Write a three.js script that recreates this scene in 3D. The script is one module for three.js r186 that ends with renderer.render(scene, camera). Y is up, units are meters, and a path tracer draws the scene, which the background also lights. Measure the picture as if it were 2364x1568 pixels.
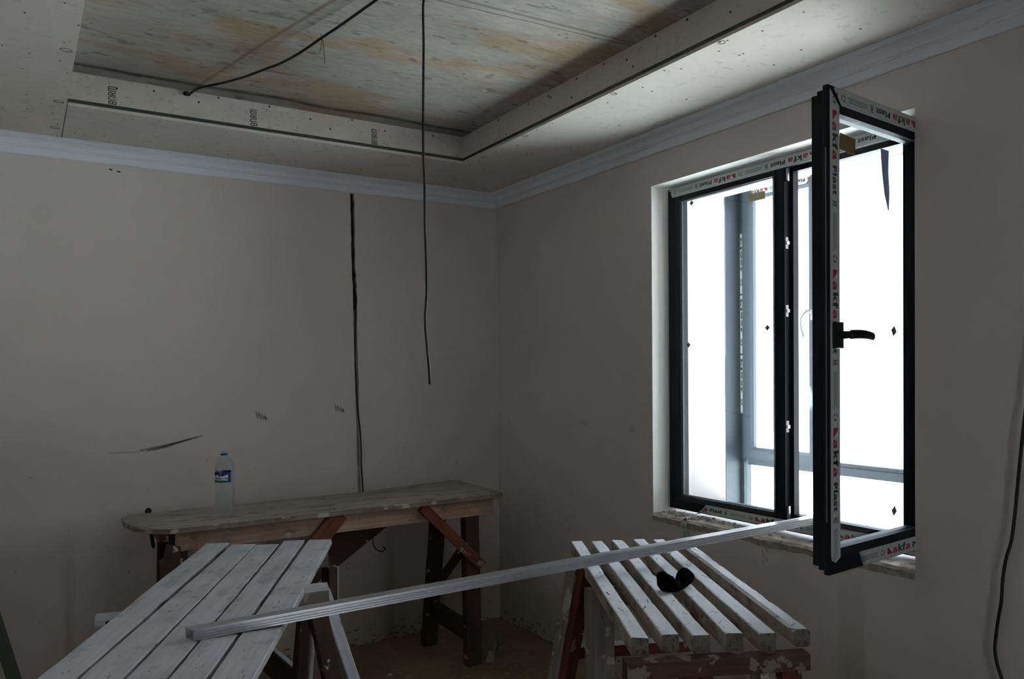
import * as THREE from 'three';
import { mergeGeometries } from 'three/addons/utils/BufferGeometryUtils.js';

/* ================= camera, sky, exposure ================= */
const IMG_W = 2364, IMG_H = 1568, FOCAL = 1829.72, SHIFT_Y = 101.79;
const scene = new THREE.Scene();
const camera = new THREE.PerspectiveCamera(2 * Math.atan(IMG_H / 2 / FOCAL) * 180 / Math.PI, IMG_W / IMG_H, 0.05, 60);
camera.position.set(-2.6088, 1.584, 4.3687);
camera.rotation.set(-0.0156, -0.556, -0.0093, 'YXZ');
camera.setViewOffset(IMG_W, IMG_H, 0, -SHIFT_Y, IMG_W, IMG_H);
scene.background = new THREE.Color(0.86, 0.925, 1.06);   // even bright overcast sky
scene.backgroundIntensity = 1;
const renderer = new THREE.WebGLRenderer({ antialias: true });
renderer.toneMapping = THREE.LinearToneMapping;
renderer.toneMappingExposure = 5.7;
renderer.shadowMap.enabled = true;
const sun = new THREE.DirectionalLight(new THREE.Color(1, 0.965, 0.91), 13);   // sun behind the building; it lands on the open yard below the window
sun.position.set(6 - 3.5, 8.5, 2 - 4.0); sun.target.position.set(6, 0, 2); sun.castShadow = true;
Object.assign(sun.shadow.camera, { left: -14, right: 14, top: 14, bottom: -14, near: 0.5, far: 40 }); sun.shadow.mapSize.set(2048, 2048); sun.shadow.bias = -0.0005;
scene.add(sun, sun.target);

/* ================= helpers ================= */
function rng(seed) { let a = seed >>> 0; return () => { a = (a + 0x6d2b79f5) | 0; let t = Math.imul(a ^ (a >>> 15), 1 | a); t = (t + Math.imul(t ^ (t >>> 7), 61 | t)) ^ t; return ((t ^ (t >>> 14)) >>> 0) / 4294967296; }; }
const hash = (x, y, s) => { let h = Math.imul(x, 374761393) ^ Math.imul(y, 668265263) ^ Math.imul(s, 1274126177); h = Math.imul(h ^ (h >>> 13), 1274126177); return ((h ^ (h >>> 16)) >>> 0) / 4294967296; };
function vnoise(x, y, s) {
  const ix = Math.floor(x), iy = Math.floor(y), fx = x - ix, fy = y - iy, u = fx * fx * (3 - 2 * fx), v = fy * fy * (3 - 2 * fy);
  const a = hash(ix, iy, s), b = hash(ix + 1, iy, s), c = hash(ix, iy + 1, s), d = hash(ix + 1, iy + 1, s);
  return a + (b - a) * u + (c - a) * v + (a - b - c + d) * u * v;
}
function fbm(x, y, s, oct = 4) { let r = 0, a = 0.5, t = 0; for (let i = 0; i < oct; i++) { r += a * vnoise(x, y, s + i * 17); t += a; a *= 0.5; x = x * 2.03 + 11.3; y = y * 2.03 + 5.7; } return r / t; }
const clamp = (x, a = 0, b = 1) => Math.max(a, Math.min(b, x));
const smooth = (a, b, x) => { const t = clamp((x - a) / (b - a)); return t * t * (3 - 2 * t); };
function paint(w, h, px, draw, srgb = true) {           // px(x, y) -> [r, g, b] 0..255
  const c = document.createElement('canvas'); c.width = w; c.height = h;
  const g = c.getContext('2d');
  if (px) {
    const im = g.createImageData(w, h);
    for (let y = 0, o = 0; y < h; y++) for (let x = 0; x < w; x++, o += 4) { const p = px(x, y); im.data[o] = clamp(p[0], 0, 255); im.data[o + 1] = clamp(p[1], 0, 255); im.data[o + 2] = clamp(p[2], 0, 255); im.data[o + 3] = 255; }
    g.putImageData(im, 0, 0);
  }
  if (draw) draw(g, w, h);
  const t = new THREE.CanvasTexture(c);
  if (srgb) t.colorSpace = THREE.SRGBColorSpace;
  t.wrapS = t.wrapT = THREE.RepeatWrapping; t.magFilter = THREE.LinearFilter;
  return t;
}
const std = (o) => new THREE.MeshStandardMaterial({ roughness: 0.9, metalness: 0, ...o });
const names = {};
const numbered = (n) => { const k = names[n] = (names[n] ?? -1) + 1; return k ? n + '_' + String(k).padStart(3, '0') : n; };
function mesh(name, geo, mat, parent) {
  const g = Array.isArray(geo) ? mergeGeometries(geo.map((x) => x.index ? x.toNonIndexed() : x)) : geo;
  const m = new THREE.Mesh(g, mat); m.castShadow = m.receiveShadow = true;
  if (parent) { m.name = name; parent.add(m); } else { m.name = numbered(name); scene.add(m); }
  return m;
}
function struct(name, geo, mat, label, parent) { const m = mesh(name, geo, mat, parent); if (!parent) m.userData = { kind: 'structure', label, category: 'room part' }; return m; }
function thing(name, label, category, pos = [0, 0, 0], turn = 0) {
  const g = new THREE.Group(); g.name = numbered(name); g.position.set(...pos); g.rotation.y = turn; g.userData = { label, category }; scene.add(g); return g;
}
const tag = (o, label, category, group) => { o.userData = { label, category }; if (group) o.userData.group = group; return o; };
const V = (x, y, z) => new THREE.Vector3(x, y, z);
function boxUV(geo, along = 'x') {                       // metres, by the main direction of each normal
  const p = geo.attributes.position, n = geo.attributes.normal, uv = new Float32Array(p.count * 2);
  for (let i = 0; i < p.count; i++) {
    const a = [Math.abs(n.getX(i)), Math.abs(n.getY(i)), Math.abs(n.getZ(i))], k = a.indexOf(Math.max(...a)), q = [p.getX(i), p.getY(i), p.getZ(i)];
    const r = k === 0 ? [q[2], q[1]] : k === 1 ? [q[0], q[2]] : [q[0], q[1]];
    uv[2 * i] = r[0]; uv[2 * i + 1] = r[1];
  }
  geo.setAttribute('uv', new THREE.BufferAttribute(uv, 2)); return geo;
}
function boxAt(x0, x1, y0, y1, z0, z1) { const g = new THREE.BoxGeometry(x1 - x0, y1 - y0, z1 - z0); g.translate((x0 + x1) / 2, (y0 + y1) / 2, (z0 + z1) / 2); return boxUV(g); }
// raw quads/triangles collector, flat normals
class Raw {
  constructor() { this.p = []; this.u = []; }
  tri(a, b, c, ua = [0, 0], ub = [0, 0], uc = [0, 0]) { this.p.push(...a, ...b, ...c); this.u.push(...ua, ...ub, ...uc); }
  quad(a, b, c, d, ua = [0, 0], ub = [1, 0], uc = [1, 1], ud = [0, 1]) { this.tri(a, b, c, ua, ub, uc); this.tri(a, c, d, ua, uc, ud); }
  geo() { const g = new THREE.BufferGeometry(); g.setAttribute('position', new THREE.BufferAttribute(new Float32Array(this.p), 3)); g.setAttribute('uv', new THREE.BufferAttribute(new Float32Array(this.u), 2)); g.computeVertexNormals(); return g; }
}
const area2 = (P) => P.reduce((s, a, i) => { const b = P[(i + 1) % P.length]; return s + a[0] * b[1] - b[0] * a[1]; }, 0);
// mitred frame: profile points [inset, depth]; the frame spans 0..w by 0..h; sides listed bottom, right, top, left
function frame(w, h, prof, sides = [0, 1, 2, 3], closed = true) {
  const ccw = area2(prof) > 0, P = closed ? (ccw ? prof : [...prof].reverse()) : prof;
  const corner = (k, d, t) => [[d, d, t], [w - d, d, t], [w - d, h - d, t], [d, h - d, t]][k];
  const r = new Raw();
  for (const k of sides) {
    let s = 0;
    for (let i = 0; i < P.length - (closed ? 0 : 1); i++) {
      const a = P[i], b = P[(i + 1) % P.length], k2 = (k + 1) % 4, l = Math.hypot(b[0] - a[0], b[1] - a[1]);
      const A = corner(k, ...a), B = corner(k2, ...a), Cc = corner(k2, ...b), D = corner(k, ...b), L = k % 2 ? h : w;
      r.quad(A, D, Cc, B, [0, s], [0, s + l], [L, s + l], [L, s]); s += l;
    }
  }
  return r.geo();
}
// extrude a closed 2-D outline [across, up] from p to q
function extrude(outline, p, q, upHint = V(0, 1, 0)) {
  const x = q.clone().sub(p), L = x.length(); x.normalize();
  const side = new THREE.Vector3().crossVectors(x, upHint).normalize(), up = new THREE.Vector3().crossVectors(side, x).normalize();
  const O = area2(outline) > 0 ? outline : [...outline].reverse();
  const at = (o, t) => { const v = p.clone().addScaledVector(x, t).addScaledVector(side, o[0]).addScaledVector(up, o[1]); return [v.x, v.y, v.z]; };
  const r = new Raw(); let s = 0;
  O.forEach((a, i) => { const b = O[(i + 1) % O.length], l = Math.hypot(b[0] - a[0], b[1] - a[1]); r.quad(at(a, 0), at(a, L), at(b, L), at(b, 0), [0, s], [L, s], [L, s + l], [0, s + l]); s += l; });
  const c = O.map((o) => new THREE.Vector2(...o));
  for (const t of THREE.ShapeUtils.triangulateShape(c, [])) { const [i, j, k] = t; r.tri(at(O[i], L), at(O[k], L), at(O[j], L), O[i], O[k], O[j]); r.tri(at(O[i], 0), at(O[j], 0), at(O[k], 0), O[i], O[j], O[k]); }
  return r.geo();
}
// a worn timber from p to q: w across (towards side), h along up; chamfered, slightly wavy. groups: 0 sides, 1 top, 2 ends
function timber(p, q, w, h, { up = V(0, 1, 0), bevel = 0.003, wave = 0.0012, seed = 1, step = 0.035, uOff = 0, wear = 0 } = {}) {
  const x = q.clone().sub(p), L = x.length(); x.normalize();
  const side = new THREE.Vector3().crossVectors(x, up).normalize(), u = new THREE.Vector3().crossVectors(side, x).normalize();
  const b = bevel, a = w / 2, c = h / 2;
  const ring = [[-a, -c + b], [-a, c - b], [-a + b, c], [a - b, c], [a, c - b], [a, -c + b], [a - b, -c], [-a + b, -c]];
  const n = Math.max(2, Math.round(L / step)), pos = [], uv = [], idx = { s: [], t: [], e: [] };
  const pt = (j, i) => {
    const t = i / n, o = ring[j], k = j >> 1, e = smooth(0, 0.04, Math.min(t, 1 - t));
    const dn = (fbm(t * L * 9 + seed * 7.3, k * 5.1 + seed, seed) - 0.5) * 2 * wave, bow = (fbm(t * L * 1.6 + seed * 3.1, 2.2, seed + 5) - 0.5) * 2 * wave * 1.6;
    const ch = wear * smooth(0.62, 0.8, fbm(t * L * 22, j * 3.7 + seed, seed + 9));
    const s = 1 - (ch / Math.max(a, c)) * (j === 1 || j === 2 || j === 3 || j === 4 ? 1 : 0.3);
    return p.clone().addScaledVector(x, t * L).addScaledVector(side, o[0] * s + dn * Math.sign(o[0])).addScaledVector(u, o[1] * s + dn * Math.sign(o[1]) * 0.6 + bow * e);
  };
  let per = 0;
  for (let j = 0; j < 8; j++) {
    const j2 = (j + 1) % 8, l = Math.hypot(ring[j2][0] - ring[j][0], ring[j2][1] - ring[j][1]), base = pos.length / 3, list = j === 2 || j === 1 || j === 3 ? idx.t : idx.s;
    for (let i = 0; i <= n; i++) for (const [jj, pp] of [[j, per], [j2, per + l]]) { const v = pt(jj, i); pos.push(v.x, v.y, v.z); uv.push(uOff + i / n * L, pp + seed * 0.37); }
    for (let i = 0; i < n; i++) { const A = base + 2 * i; list.push(A, A + 1, A + 3, A, A + 3, A + 2); }
    per += l;
  }
  for (const i of [0, n]) {
    const base = pos.length / 3; const m = p.clone().addScaledVector(x, i / n * L); pos.push(m.x, m.y, m.z); uv.push(seed * 0.2, seed * 0.1);
    for (let j = 0; j < 8; j++) { const v = pt(j, i); pos.push(v.x, v.y, v.z); uv.push(seed * 0.2 + ring[j][0], seed * 0.1 + ring[j][1]); }
    for (let j = 0; j < 8; j++) { const A = base + 1 + j, B = base + 1 + (j + 1) % 8; i ? idx.e.push(base, A, B) : idx.e.push(base, B, A); }
  }
  const g = new THREE.BufferGeometry();
  g.setAttribute('position', new THREE.BufferAttribute(new Float32Array(pos), 3)); g.setAttribute('uv', new THREE.BufferAttribute(new Float32Array(uv), 2));
  // winding: make side 0 face outwards
  const all = [idx.s, idx.t, idx.e];
  const A = idx.s.slice(0, 3).map((k) => V(pos[3 * k], pos[3 * k + 1], pos[3 * k + 2]));
  const nn = A[1].clone().sub(A[0]).cross(A[2].clone().sub(A[0])); const out = A[0].clone().sub(p); out.addScaledVector(x, -out.dot(x));
  if (nn.dot(out) < 0) for (const L2 of [idx.s, idx.t]) for (let i = 0; i < L2.length; i += 3) { const t = L2[i + 1]; L2[i + 1] = L2[i + 2]; L2[i + 2] = t; }
  const e = idx.e.slice(0, 3).map((k) => V(pos[3 * k], pos[3 * k + 1], pos[3 * k + 2]));
  if (e[1].clone().sub(e[0]).cross(e[2].clone().sub(e[0])).dot(x) > 0) for (let i = 0; i < idx.e.length; i += 3) { const t = idx.e[i + 1]; idx.e[i + 1] = idx.e[i + 2]; idx.e[i + 2] = t; }
  g.setIndex(all.flat()); let s0 = 0; all.forEach((l, k) => { g.addGroup(s0, l.length, k); s0 += l.length; });
  g.computeVertexNormals(); return g;
}
const bar = (name, p, q, w, h, mats, parent, o) => mesh(name, timber(p, q, w, h, o), mats, parent);
function cable(pts, r, seg = 8) {
  const c = new THREE.CatmullRomCurve3(pts.map((p) => V(...p)), false, 'centripetal'), n = Math.max(16, pts.length * 8);
  const t = new THREE.TubeGeometry(c, n, r, seg).toNonIndexed(), gs = [t];
  for (const e of [0, 1]) { const s = new THREE.SphereGeometry(r, seg, 5).toNonIndexed(); const q = c.getPoint(e); s.translate(q.x, q.y, q.z); gs.push(s); }
  return mergeGeometries(gs);
}
function rbox(w, h, d, r = 0.002) {                       // chamfered box
  const s = new THREE.Shape(), a = w / 2 - r, b = h / 2 - r;
  s.moveTo(-a, -b); s.lineTo(a, -b); s.lineTo(a, b); s.lineTo(-a, b);
  const g = new THREE.ExtrudeGeometry(s, { depth: Math.max(d - 2 * r, 1e-4), bevelEnabled: true, bevelSize: r, bevelThickness: r, bevelSegments: 2, steps: 1 }); g.translate(0, 0, -d / 2 + r); return g;
}

/* ================= materials ================= */
const WY = 2.84;
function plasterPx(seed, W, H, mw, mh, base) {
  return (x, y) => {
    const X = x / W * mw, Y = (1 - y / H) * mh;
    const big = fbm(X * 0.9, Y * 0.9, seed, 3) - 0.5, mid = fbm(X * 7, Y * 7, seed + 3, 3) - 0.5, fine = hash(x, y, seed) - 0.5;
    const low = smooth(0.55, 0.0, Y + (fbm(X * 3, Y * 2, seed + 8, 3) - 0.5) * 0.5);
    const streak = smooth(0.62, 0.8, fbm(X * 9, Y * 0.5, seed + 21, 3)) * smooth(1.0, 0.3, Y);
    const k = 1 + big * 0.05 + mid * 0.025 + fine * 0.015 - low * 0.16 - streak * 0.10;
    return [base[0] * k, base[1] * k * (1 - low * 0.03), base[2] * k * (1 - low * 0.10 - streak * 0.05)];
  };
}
function smudge(g, x, y, dx, dy, len, wd, col) { g.save(); g.translate(x, y); g.rotate(Math.atan2(dy, dx)); g.fillStyle = col; for (let i = 0; i < 14; i++) { g.beginPath(); const t = i / 13; g.ellipse(len * (t - 0.5), Math.sin(i * 2.7) * wd * 0.25, len * 0.09, wd * 0.5 * (1 - 0.5 * t), 0, 0, 7); g.fill(); } g.restore(); }
// back wall 3.1 m x 2.84 m
const wallBackTex = paint(2048, 1876, plasterPx(11, 2048, 1876, 3.1, 2.84, [212, 203, 197]), (g, W, H) => {
  const px = (x) => (x + 3.1) / 3.1 * W, py = (y) => (1 - y / 2.84) * H, S = W / 3.1;
  const fingers = (x, y, n, l) => { for (let i = 0; i < n; i++) { g.fillStyle = 'rgba(58,52,42,0.5)'; for (let k = 0; k < 9; k++) { g.beginPath(); g.ellipse(px(x + i * 0.015 + k * 0.0012), py(y - i * 0.009 - k * 0.0045 * (1 - i * 0.15) + 0.02), S * (0.003 + 0.003 * hash(i, k, 3)), S * (0.004 + 0.004 * hash(k, i, 7)), 0.5, 0, 7); g.globalAlpha = 0.2 + 0.5 * hash(i, k, 11); g.fill(); } g.globalAlpha = 1; } };
  fingers(-1.525, 1.36, 4, 0.045); fingers(-1.085, 1.385, 4, 0.042);
  g.lineCap = 'round';
  for (let i = 0; i < 9; i++) { g.strokeStyle = `rgba(62,52,38,${0.18 + 0.25 * hash(i, 2, 5)})`; g.lineWidth = S * (0.004 + 0.006 * hash(i, 1, 5)); g.beginPath(); g.moveTo(px(-1.80 - i * 0.012), py(1.262 - i * 0.003)); g.quadraticCurveTo(px(-1.90 - i * 0.01), py(1.242 - i * 0.003), px(-1.98 - hash(i, 3, 1) * 0.12), py(1.212 - i * 0.0015)); g.stroke(); }
  g.strokeStyle = 'rgba(80,66,50,0.22)'; g.lineWidth = S * 0.008; g.beginPath(); g.moveTo(px(-1.95), py(1.214)); g.quadraticCurveTo(px(-2.1), py(1.19), px(-2.24), py(1.198)); g.stroke();
  g.fillStyle = 'rgba(25,20,18,0.85)';
  for (const [x, y] of [[-2.21, 2.596], [-2.175, 2.59]]) { g.beginPath(); g.ellipse(px(x), py(y), S * 0.008, S * 0.0035, 0.2, 0, 7); g.fill(); }
  const R = rng(5); g.fillStyle = 'rgba(50,42,35,0.5)'; for (let i = 0; i < 60; i++) { g.beginPath(); g.arc(px(-R() * 3), py(R() * 1.3), S * (0.0015 + R() * 0.002), 0, 7); g.fill(); }
  g.fillStyle = 'rgba(40,30,22,0.35)'; for (let i = 0; i < 260; i++) { g.beginPath(); g.ellipse(px(-R() * 3), py(R() * R() * 0.12), S * (0.004 + R() * 0.014), S * (0.002 + R() * 0.006), 0, 0, 7); g.fill(); }
});
const wallRightTex = paint(2048, 1024, plasterPx(37, 2048, 1024, 5.6, 2.84, [211, 203, 198]), (g, W, H) => {
  const px = (z) => z / 5.6 * W, py = (y) => (1 - y / 2.84) * H, S = W / 5.6;
  const fingers = (x, y, n, l) => { for (let i = 0; i < n; i++) smudge(g, px(x + i * 0.018), py(y - i * 0.004), -0.3, -1, S * l, S * 0.009, 'rgba(60,50,42,0.10)'); };
  fingers(0.12, 1.275, 2, 0.03); fingers(0.88, 1.31, 4, 0.03); fingers(1.3, 1.29, 2, 0.03);
  for (let i = 0; i < 6; i++) smudge(g, px(2.14 + Math.sin(i * 2) * 0.012), py(0.85 - i * 0.014), 0.3, 1, S * 0.02, S * 0.006, 'rgba(40,34,30,0.2)');
  const R = rng(9); g.fillStyle = 'rgba(45,36,28,0.4)'; for (let i = 0; i < 300; i++) { g.beginPath(); g.ellipse(px(R() * 5), py(R() * R() * 0.14), S * (0.004 + R() * 0.014), S * (0.002 + R() * 0.007), 0, 0, 7); g.fill(); }
});
const plainPlasterTex = paint(512, 512, plasterPx(53, 512, 512, 2.84, 2.84, [211, 203, 198]));
wallBackTex.repeat.set(1 / 3.1, 1 / 2.84); wallRightTex.repeat.set(1 / 5.6, 1 / 2.84); plainPlasterTex.repeat.set(1 / 2.84, 1 / 2.84);
const wallBump = paint(512, 512, (x, y) => { const v = 128 + 110 * (fbm(x / 60, y / 60, 71, 4) - 0.5) + 20 * (hash(x, y, 3) - 0.5); return [v, v, v]; }, null, false);
wallBump.repeat.set(1.2, 1.2);
const M = {};
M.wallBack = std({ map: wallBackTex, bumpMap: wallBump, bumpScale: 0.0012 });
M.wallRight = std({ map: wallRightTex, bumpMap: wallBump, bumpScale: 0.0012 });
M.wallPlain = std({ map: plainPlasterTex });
M.cornice = std({ color: 0xe2e4e8, roughness: 0.75 });
// concrete slab, 2.2 m square
const slabTex = paint(2048, 2048, (x, y) => {
  const X = x / 2048 * 2.2, Z = y / 2048 * 2.2;                      // X from -2.6, Z from 0.5 (row 0 = 0.5)
  const w = fbm(X * 2.2, Z * 3.2, 101, 4), rust = smooth(0.50, 0.72, fbm(X * 2.4 + 4, Z * 6.5, 107, 4)), fine = hash(x, y, 5) - 0.5;
  const grain = fbm(X * 26, Z * 120, 111, 3) - 0.5, spot = smooth(0.70, 0.80, fbm(X * 14, Z * 38, 117, 3));
  const green = smooth(0.5, 0.75, fbm(X * 1.7 + 9, Z * 1.9, 131, 3));
  let k = 1 + (w - 0.5) * 0.32 + grain * 0.16 + fine * 0.05;
  k *= 1 - spot * 0.2;
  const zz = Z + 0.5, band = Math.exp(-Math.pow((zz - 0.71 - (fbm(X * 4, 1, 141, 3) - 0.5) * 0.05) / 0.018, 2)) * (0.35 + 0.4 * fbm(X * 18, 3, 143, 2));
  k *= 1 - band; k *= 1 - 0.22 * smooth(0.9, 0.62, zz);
  return [(166 - green * 8) * k * (1 - rust * 0.02), (161 - green * 4) * k * (1 - rust * 0.11), (153 - green * 9) * k * (1 - rust * 0.22)];
}, (g, W, H) => {
  const S = W / 2.2, px = (x) => (x + 2.6) * S, py = (z) => (z - 0.5) * S, R = rng(77);
  g.lineCap = 'round';
  for (let i = 0; i < 210; i++) { const x = R() * W, y = R() * H, l = 6 + R() * R() * 46; g.strokeStyle = `rgba(${58 + R() * 30},${44 + R() * 16},${30},${0.08 + R() * 0.2})`; g.lineWidth = 2 + R() * 6; g.beginPath(); g.moveTo(x, y); g.lineTo(x + l, y + (R() - 0.5) * 8); g.stroke(); }
  for (let i = 0; i < 90; i++) { g.fillStyle = `rgba(52,40,28,${0.15 + R() * 0.35})`; g.beginPath(); g.ellipse(R() * W, R() * H, 2 + R() * 9, 1.5 + R() * 5, 0, 0, 7); g.fill(); }
  for (let i = 0; i < 60; i++) { g.fillStyle = `rgba(140,98,62,${0.04 + R() * 0.10})`; g.beginPath(); g.ellipse(R() * W, R() * H, 20 + R() * 90, 6 + R() * 22, 0, 0, 7); g.fill(); }
  g.strokeStyle = 'rgba(90,62,36,0.35)'; g.lineWidth = 16; g.beginPath(); g.moveTo(px(-1.935), py(0.65)); g.lineTo(px(-1.805), py(1.268)); g.lineTo(px(-1.688), py(1.77)); g.lineTo(px(-1.6), py(2.2)); g.stroke();
  g.strokeStyle = 'rgba(28,24,20,0.6)'; g.lineWidth = 4; g.beginPath(); for (let i = 0; i <= 60; i++) { const x = -2.6 + i / 60 * 2.2; g.lineTo(px(x), py(1.94 + (x + 1.5) * 0.055) + (R() - 0.5) * 5); } g.stroke();
  g.strokeStyle = 'rgba(60,44,30,0.3)'; g.lineWidth = 14; g.beginPath(); g.moveTo(px(-2.6), py(1.95)); g.lineTo(px(-0.4), py(2.02)); g.stroke();
  g.fillStyle = 'rgba(230,230,225,0.9)'; g.beginPath(); g.ellipse(px(-0.818), py(1.275), 7, 5, 0, 0, 7); g.fill();
});
slabTex.flipY = false; slabTex.repeat.set(1 / 2.2, 1 / 2.2); slabTex.offset.set(2.6 / 2.2, -0.5 / 2.2);
slabTex.wrapT = THREE.MirroredRepeatWrapping; slabTex.wrapS = THREE.MirroredRepeatWrapping;
M.slab = std({ map: slabTex, bumpMap: wallBump, bumpScale: 0.002, roughness: 0.85 });
const gypTex = paint(1024, 1024, (x, y) => { const a = fbm(x / 150, y / 150, 201, 4) - 0.5, b = hash(x, y, 7) - 0.5, s = smooth(0.66, 0.8, fbm(x / 22, y / 22, 207, 3)); const k = 1 + a * 0.06 + b * 0.03 - s * 0.06; return [206 * k, 199 * k, 188 * k]; }, (g, W, H) => {
  const R = rng(4); for (let i = 0; i < 26; i++) { g.strokeStyle = `rgba(80,72,64,${0.1 + R() * 0.15})`; g.lineWidth = 1 + R() * 3; const x = R() * W, y = R() * H; g.beginPath(); g.moveTo(x, y); g.lineTo(x + R() * 60, y + (R() - 0.5) * 10); g.stroke(); }
});
gypTex.repeat.set(0.8, 0.8);
M.gyp = std({ map: gypTex });
M.revealLit = std({ color: 0xeeece6 });  // whiter than the wall plaster: light from outside put into the colour
M.screw = std({ color: 0x1e1b18, roughness: 0.6 });
// fascia print: the stamped word
const fasciaTex = paint(2048, 128, (x, y) => { const a = fbm(x / 90, y / 60, 221, 4) - 0.5, b = hash(x, y, 8) - 0.5, s = smooth(0.68, 0.78, fbm(x / 16, y / 16, 227, 3)); const k = 1 + a * 0.1 + b * 0.03 - s * 0.1; return [196 * k, 187 * k, 176 * k]; }, (g, W, H) => {
  const S = W / 1.9, py = (y) => (1 - (y - 2.725) / 0.119) * H;
  for (const x of [-2.255, -1.668, -1.074]) {
    g.save(); g.translate((x + 2.43) * S, py(2.732)); g.rotate(-Math.PI / 2);                 // baseline runs upwards
    g.strokeStyle = 'rgba(38,34,31,0.78)'; g.lineWidth = 4.6; const w = 19, h = 30, gp = 24, sy = (H / 0.119) / S; g.scale(sy, 1); const x0 = 1, hh = h / 2;
    const L = (pts) => { g.beginPath(); pts.forEach((p, i) => (i ? g.lineTo(...p) : g.moveTo(...p))); g.stroke(); };
    g.scale(0.93, 1); const q = 17;
    L([[x0, -hh], [x0, hh], [x0 + 9, hh], [x0 + 13, hh - 6], [x0 + 9, 1], [x0, 1]]); L([[x0 + 9, 1], [x0 + 13, -6], [x0 + 9, -hh], [x0, -hh]]);
    let c = x0 + 21; L([[c, hh], [c, -hh], [c + 10, -hh], [c + 13, -hh + 6], [c + 13, hh]]);
    c += 21; L([[c, hh], [c, -hh], [c + 9, -hh], [c + 13, -8], [c + 9, 0], [c, 0]]); L([[c + 7, 0], [c + 13, hh]]);
    c += 21; L([[c, hh], [c, -hh], [c + 17, -hh], [c + 20, -hh + 5], [c + 20, hh]]); L([[c + 10, -hh], [c + 10, hh]]);
    g.restore();
  }
});
fasciaTex.repeat.set(1 / 1.9, 1 / 0.119); fasciaTex.offset.set(2.43 / 1.9, -2.725 / 0.119);
M.fascia = std({ map: fasciaTex });
const galvTex = paint(512, 512, (x, y) => { const c = fbm(x / 14, y / 14, 241, 2), d = fbm(x / 160, y / 5, 247, 3); const v = 206 + 14 * (c - 0.5) + 14 * (d - 0.5); return [v, v * 1.01, v * 1.02]; });
galvTex.repeat.set(3, 3);
M.galv = std({ map: galvTex, metalness: 0.88, roughness: 0.36 });
M.galvDark = std({ color: 0x50554f, metalness: 0.6, roughness: 0.5 });
const floorTex = paint(1024, 1024, (x, y) => { const a = fbm(x / 140, y / 140, 261, 4) - 0.5, b = fbm(x / 9, y / 9, 267, 2) - 0.5, s = smooth(0.68, 0.76, fbm(x / 8, y / 8, 271, 2)); const k = 1 + a * 0.4 + b * 0.1 + s * 0.15; return [128 * k, 112 * k, 88 * k]; });
floorTex.repeat.set(0.45, 0.45);
M.floor = std({ map: floorTex, bumpMap: wallBump, bumpScale: 0.003 });
M.mortar = std({ map: paint(256, 256, (x, y) => { const k = 0.75 + 0.5 * fbm(x / 12, y / 12, 281, 4); return [168 * k, 160 * k, 148 * k]; }), roughness: 1 });
M.chase = std({ color: 0x2c2724 });
M.black = std({ color: 0x0b0a0a, roughness: 0.55 });
const satin = (o) => new THREE.MeshPhysicalMaterial({ metalness: 0, ...o });
M.frame = satin({ color: 0x090d17, roughness: 0.5, specularIntensity: 0.45 });
M.bead = satin({ color: 0x101216, roughness: 0.42, specularIntensity: 0.8 });
M.gasket = std({ color: 0x787d83, roughness: 0.6 });
M.handle = satin({ color: 0x05060c, roughness: 0.45, specularIntensity: 0.6 });
M.glass = new THREE.MeshPhysicalMaterial({ color: 0xf4f9fa, roughness: 0, metalness: 0, transmission: 1, thickness: 0, ior: 1.5 });
M.keep = std({ color: 0xf2f4f2, roughness: 0.5 });
M.outFrame = std({ color: 0x4c5760, roughness: 0.5 });
M.outShade = std({ color: 0x2f3840, roughness: 0.5 });  // darker copy of outFrame: shade painted into head, post and end frame
M.chrome = std({ color: 0xb8bcc0, metalness: 0.9, roughness: 0.25 });
M.tan = std({ color: 0x8a6f4a, roughness: 0.8 });
M.paleTan = std({ color: 0xcfc7a6, roughness: 0.8 });
M.greySticker = std({ color: 0x6d7072, roughness: 0.7 });
M.rust = std({ color: 0x2a1710, roughness: 0.8 });
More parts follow.
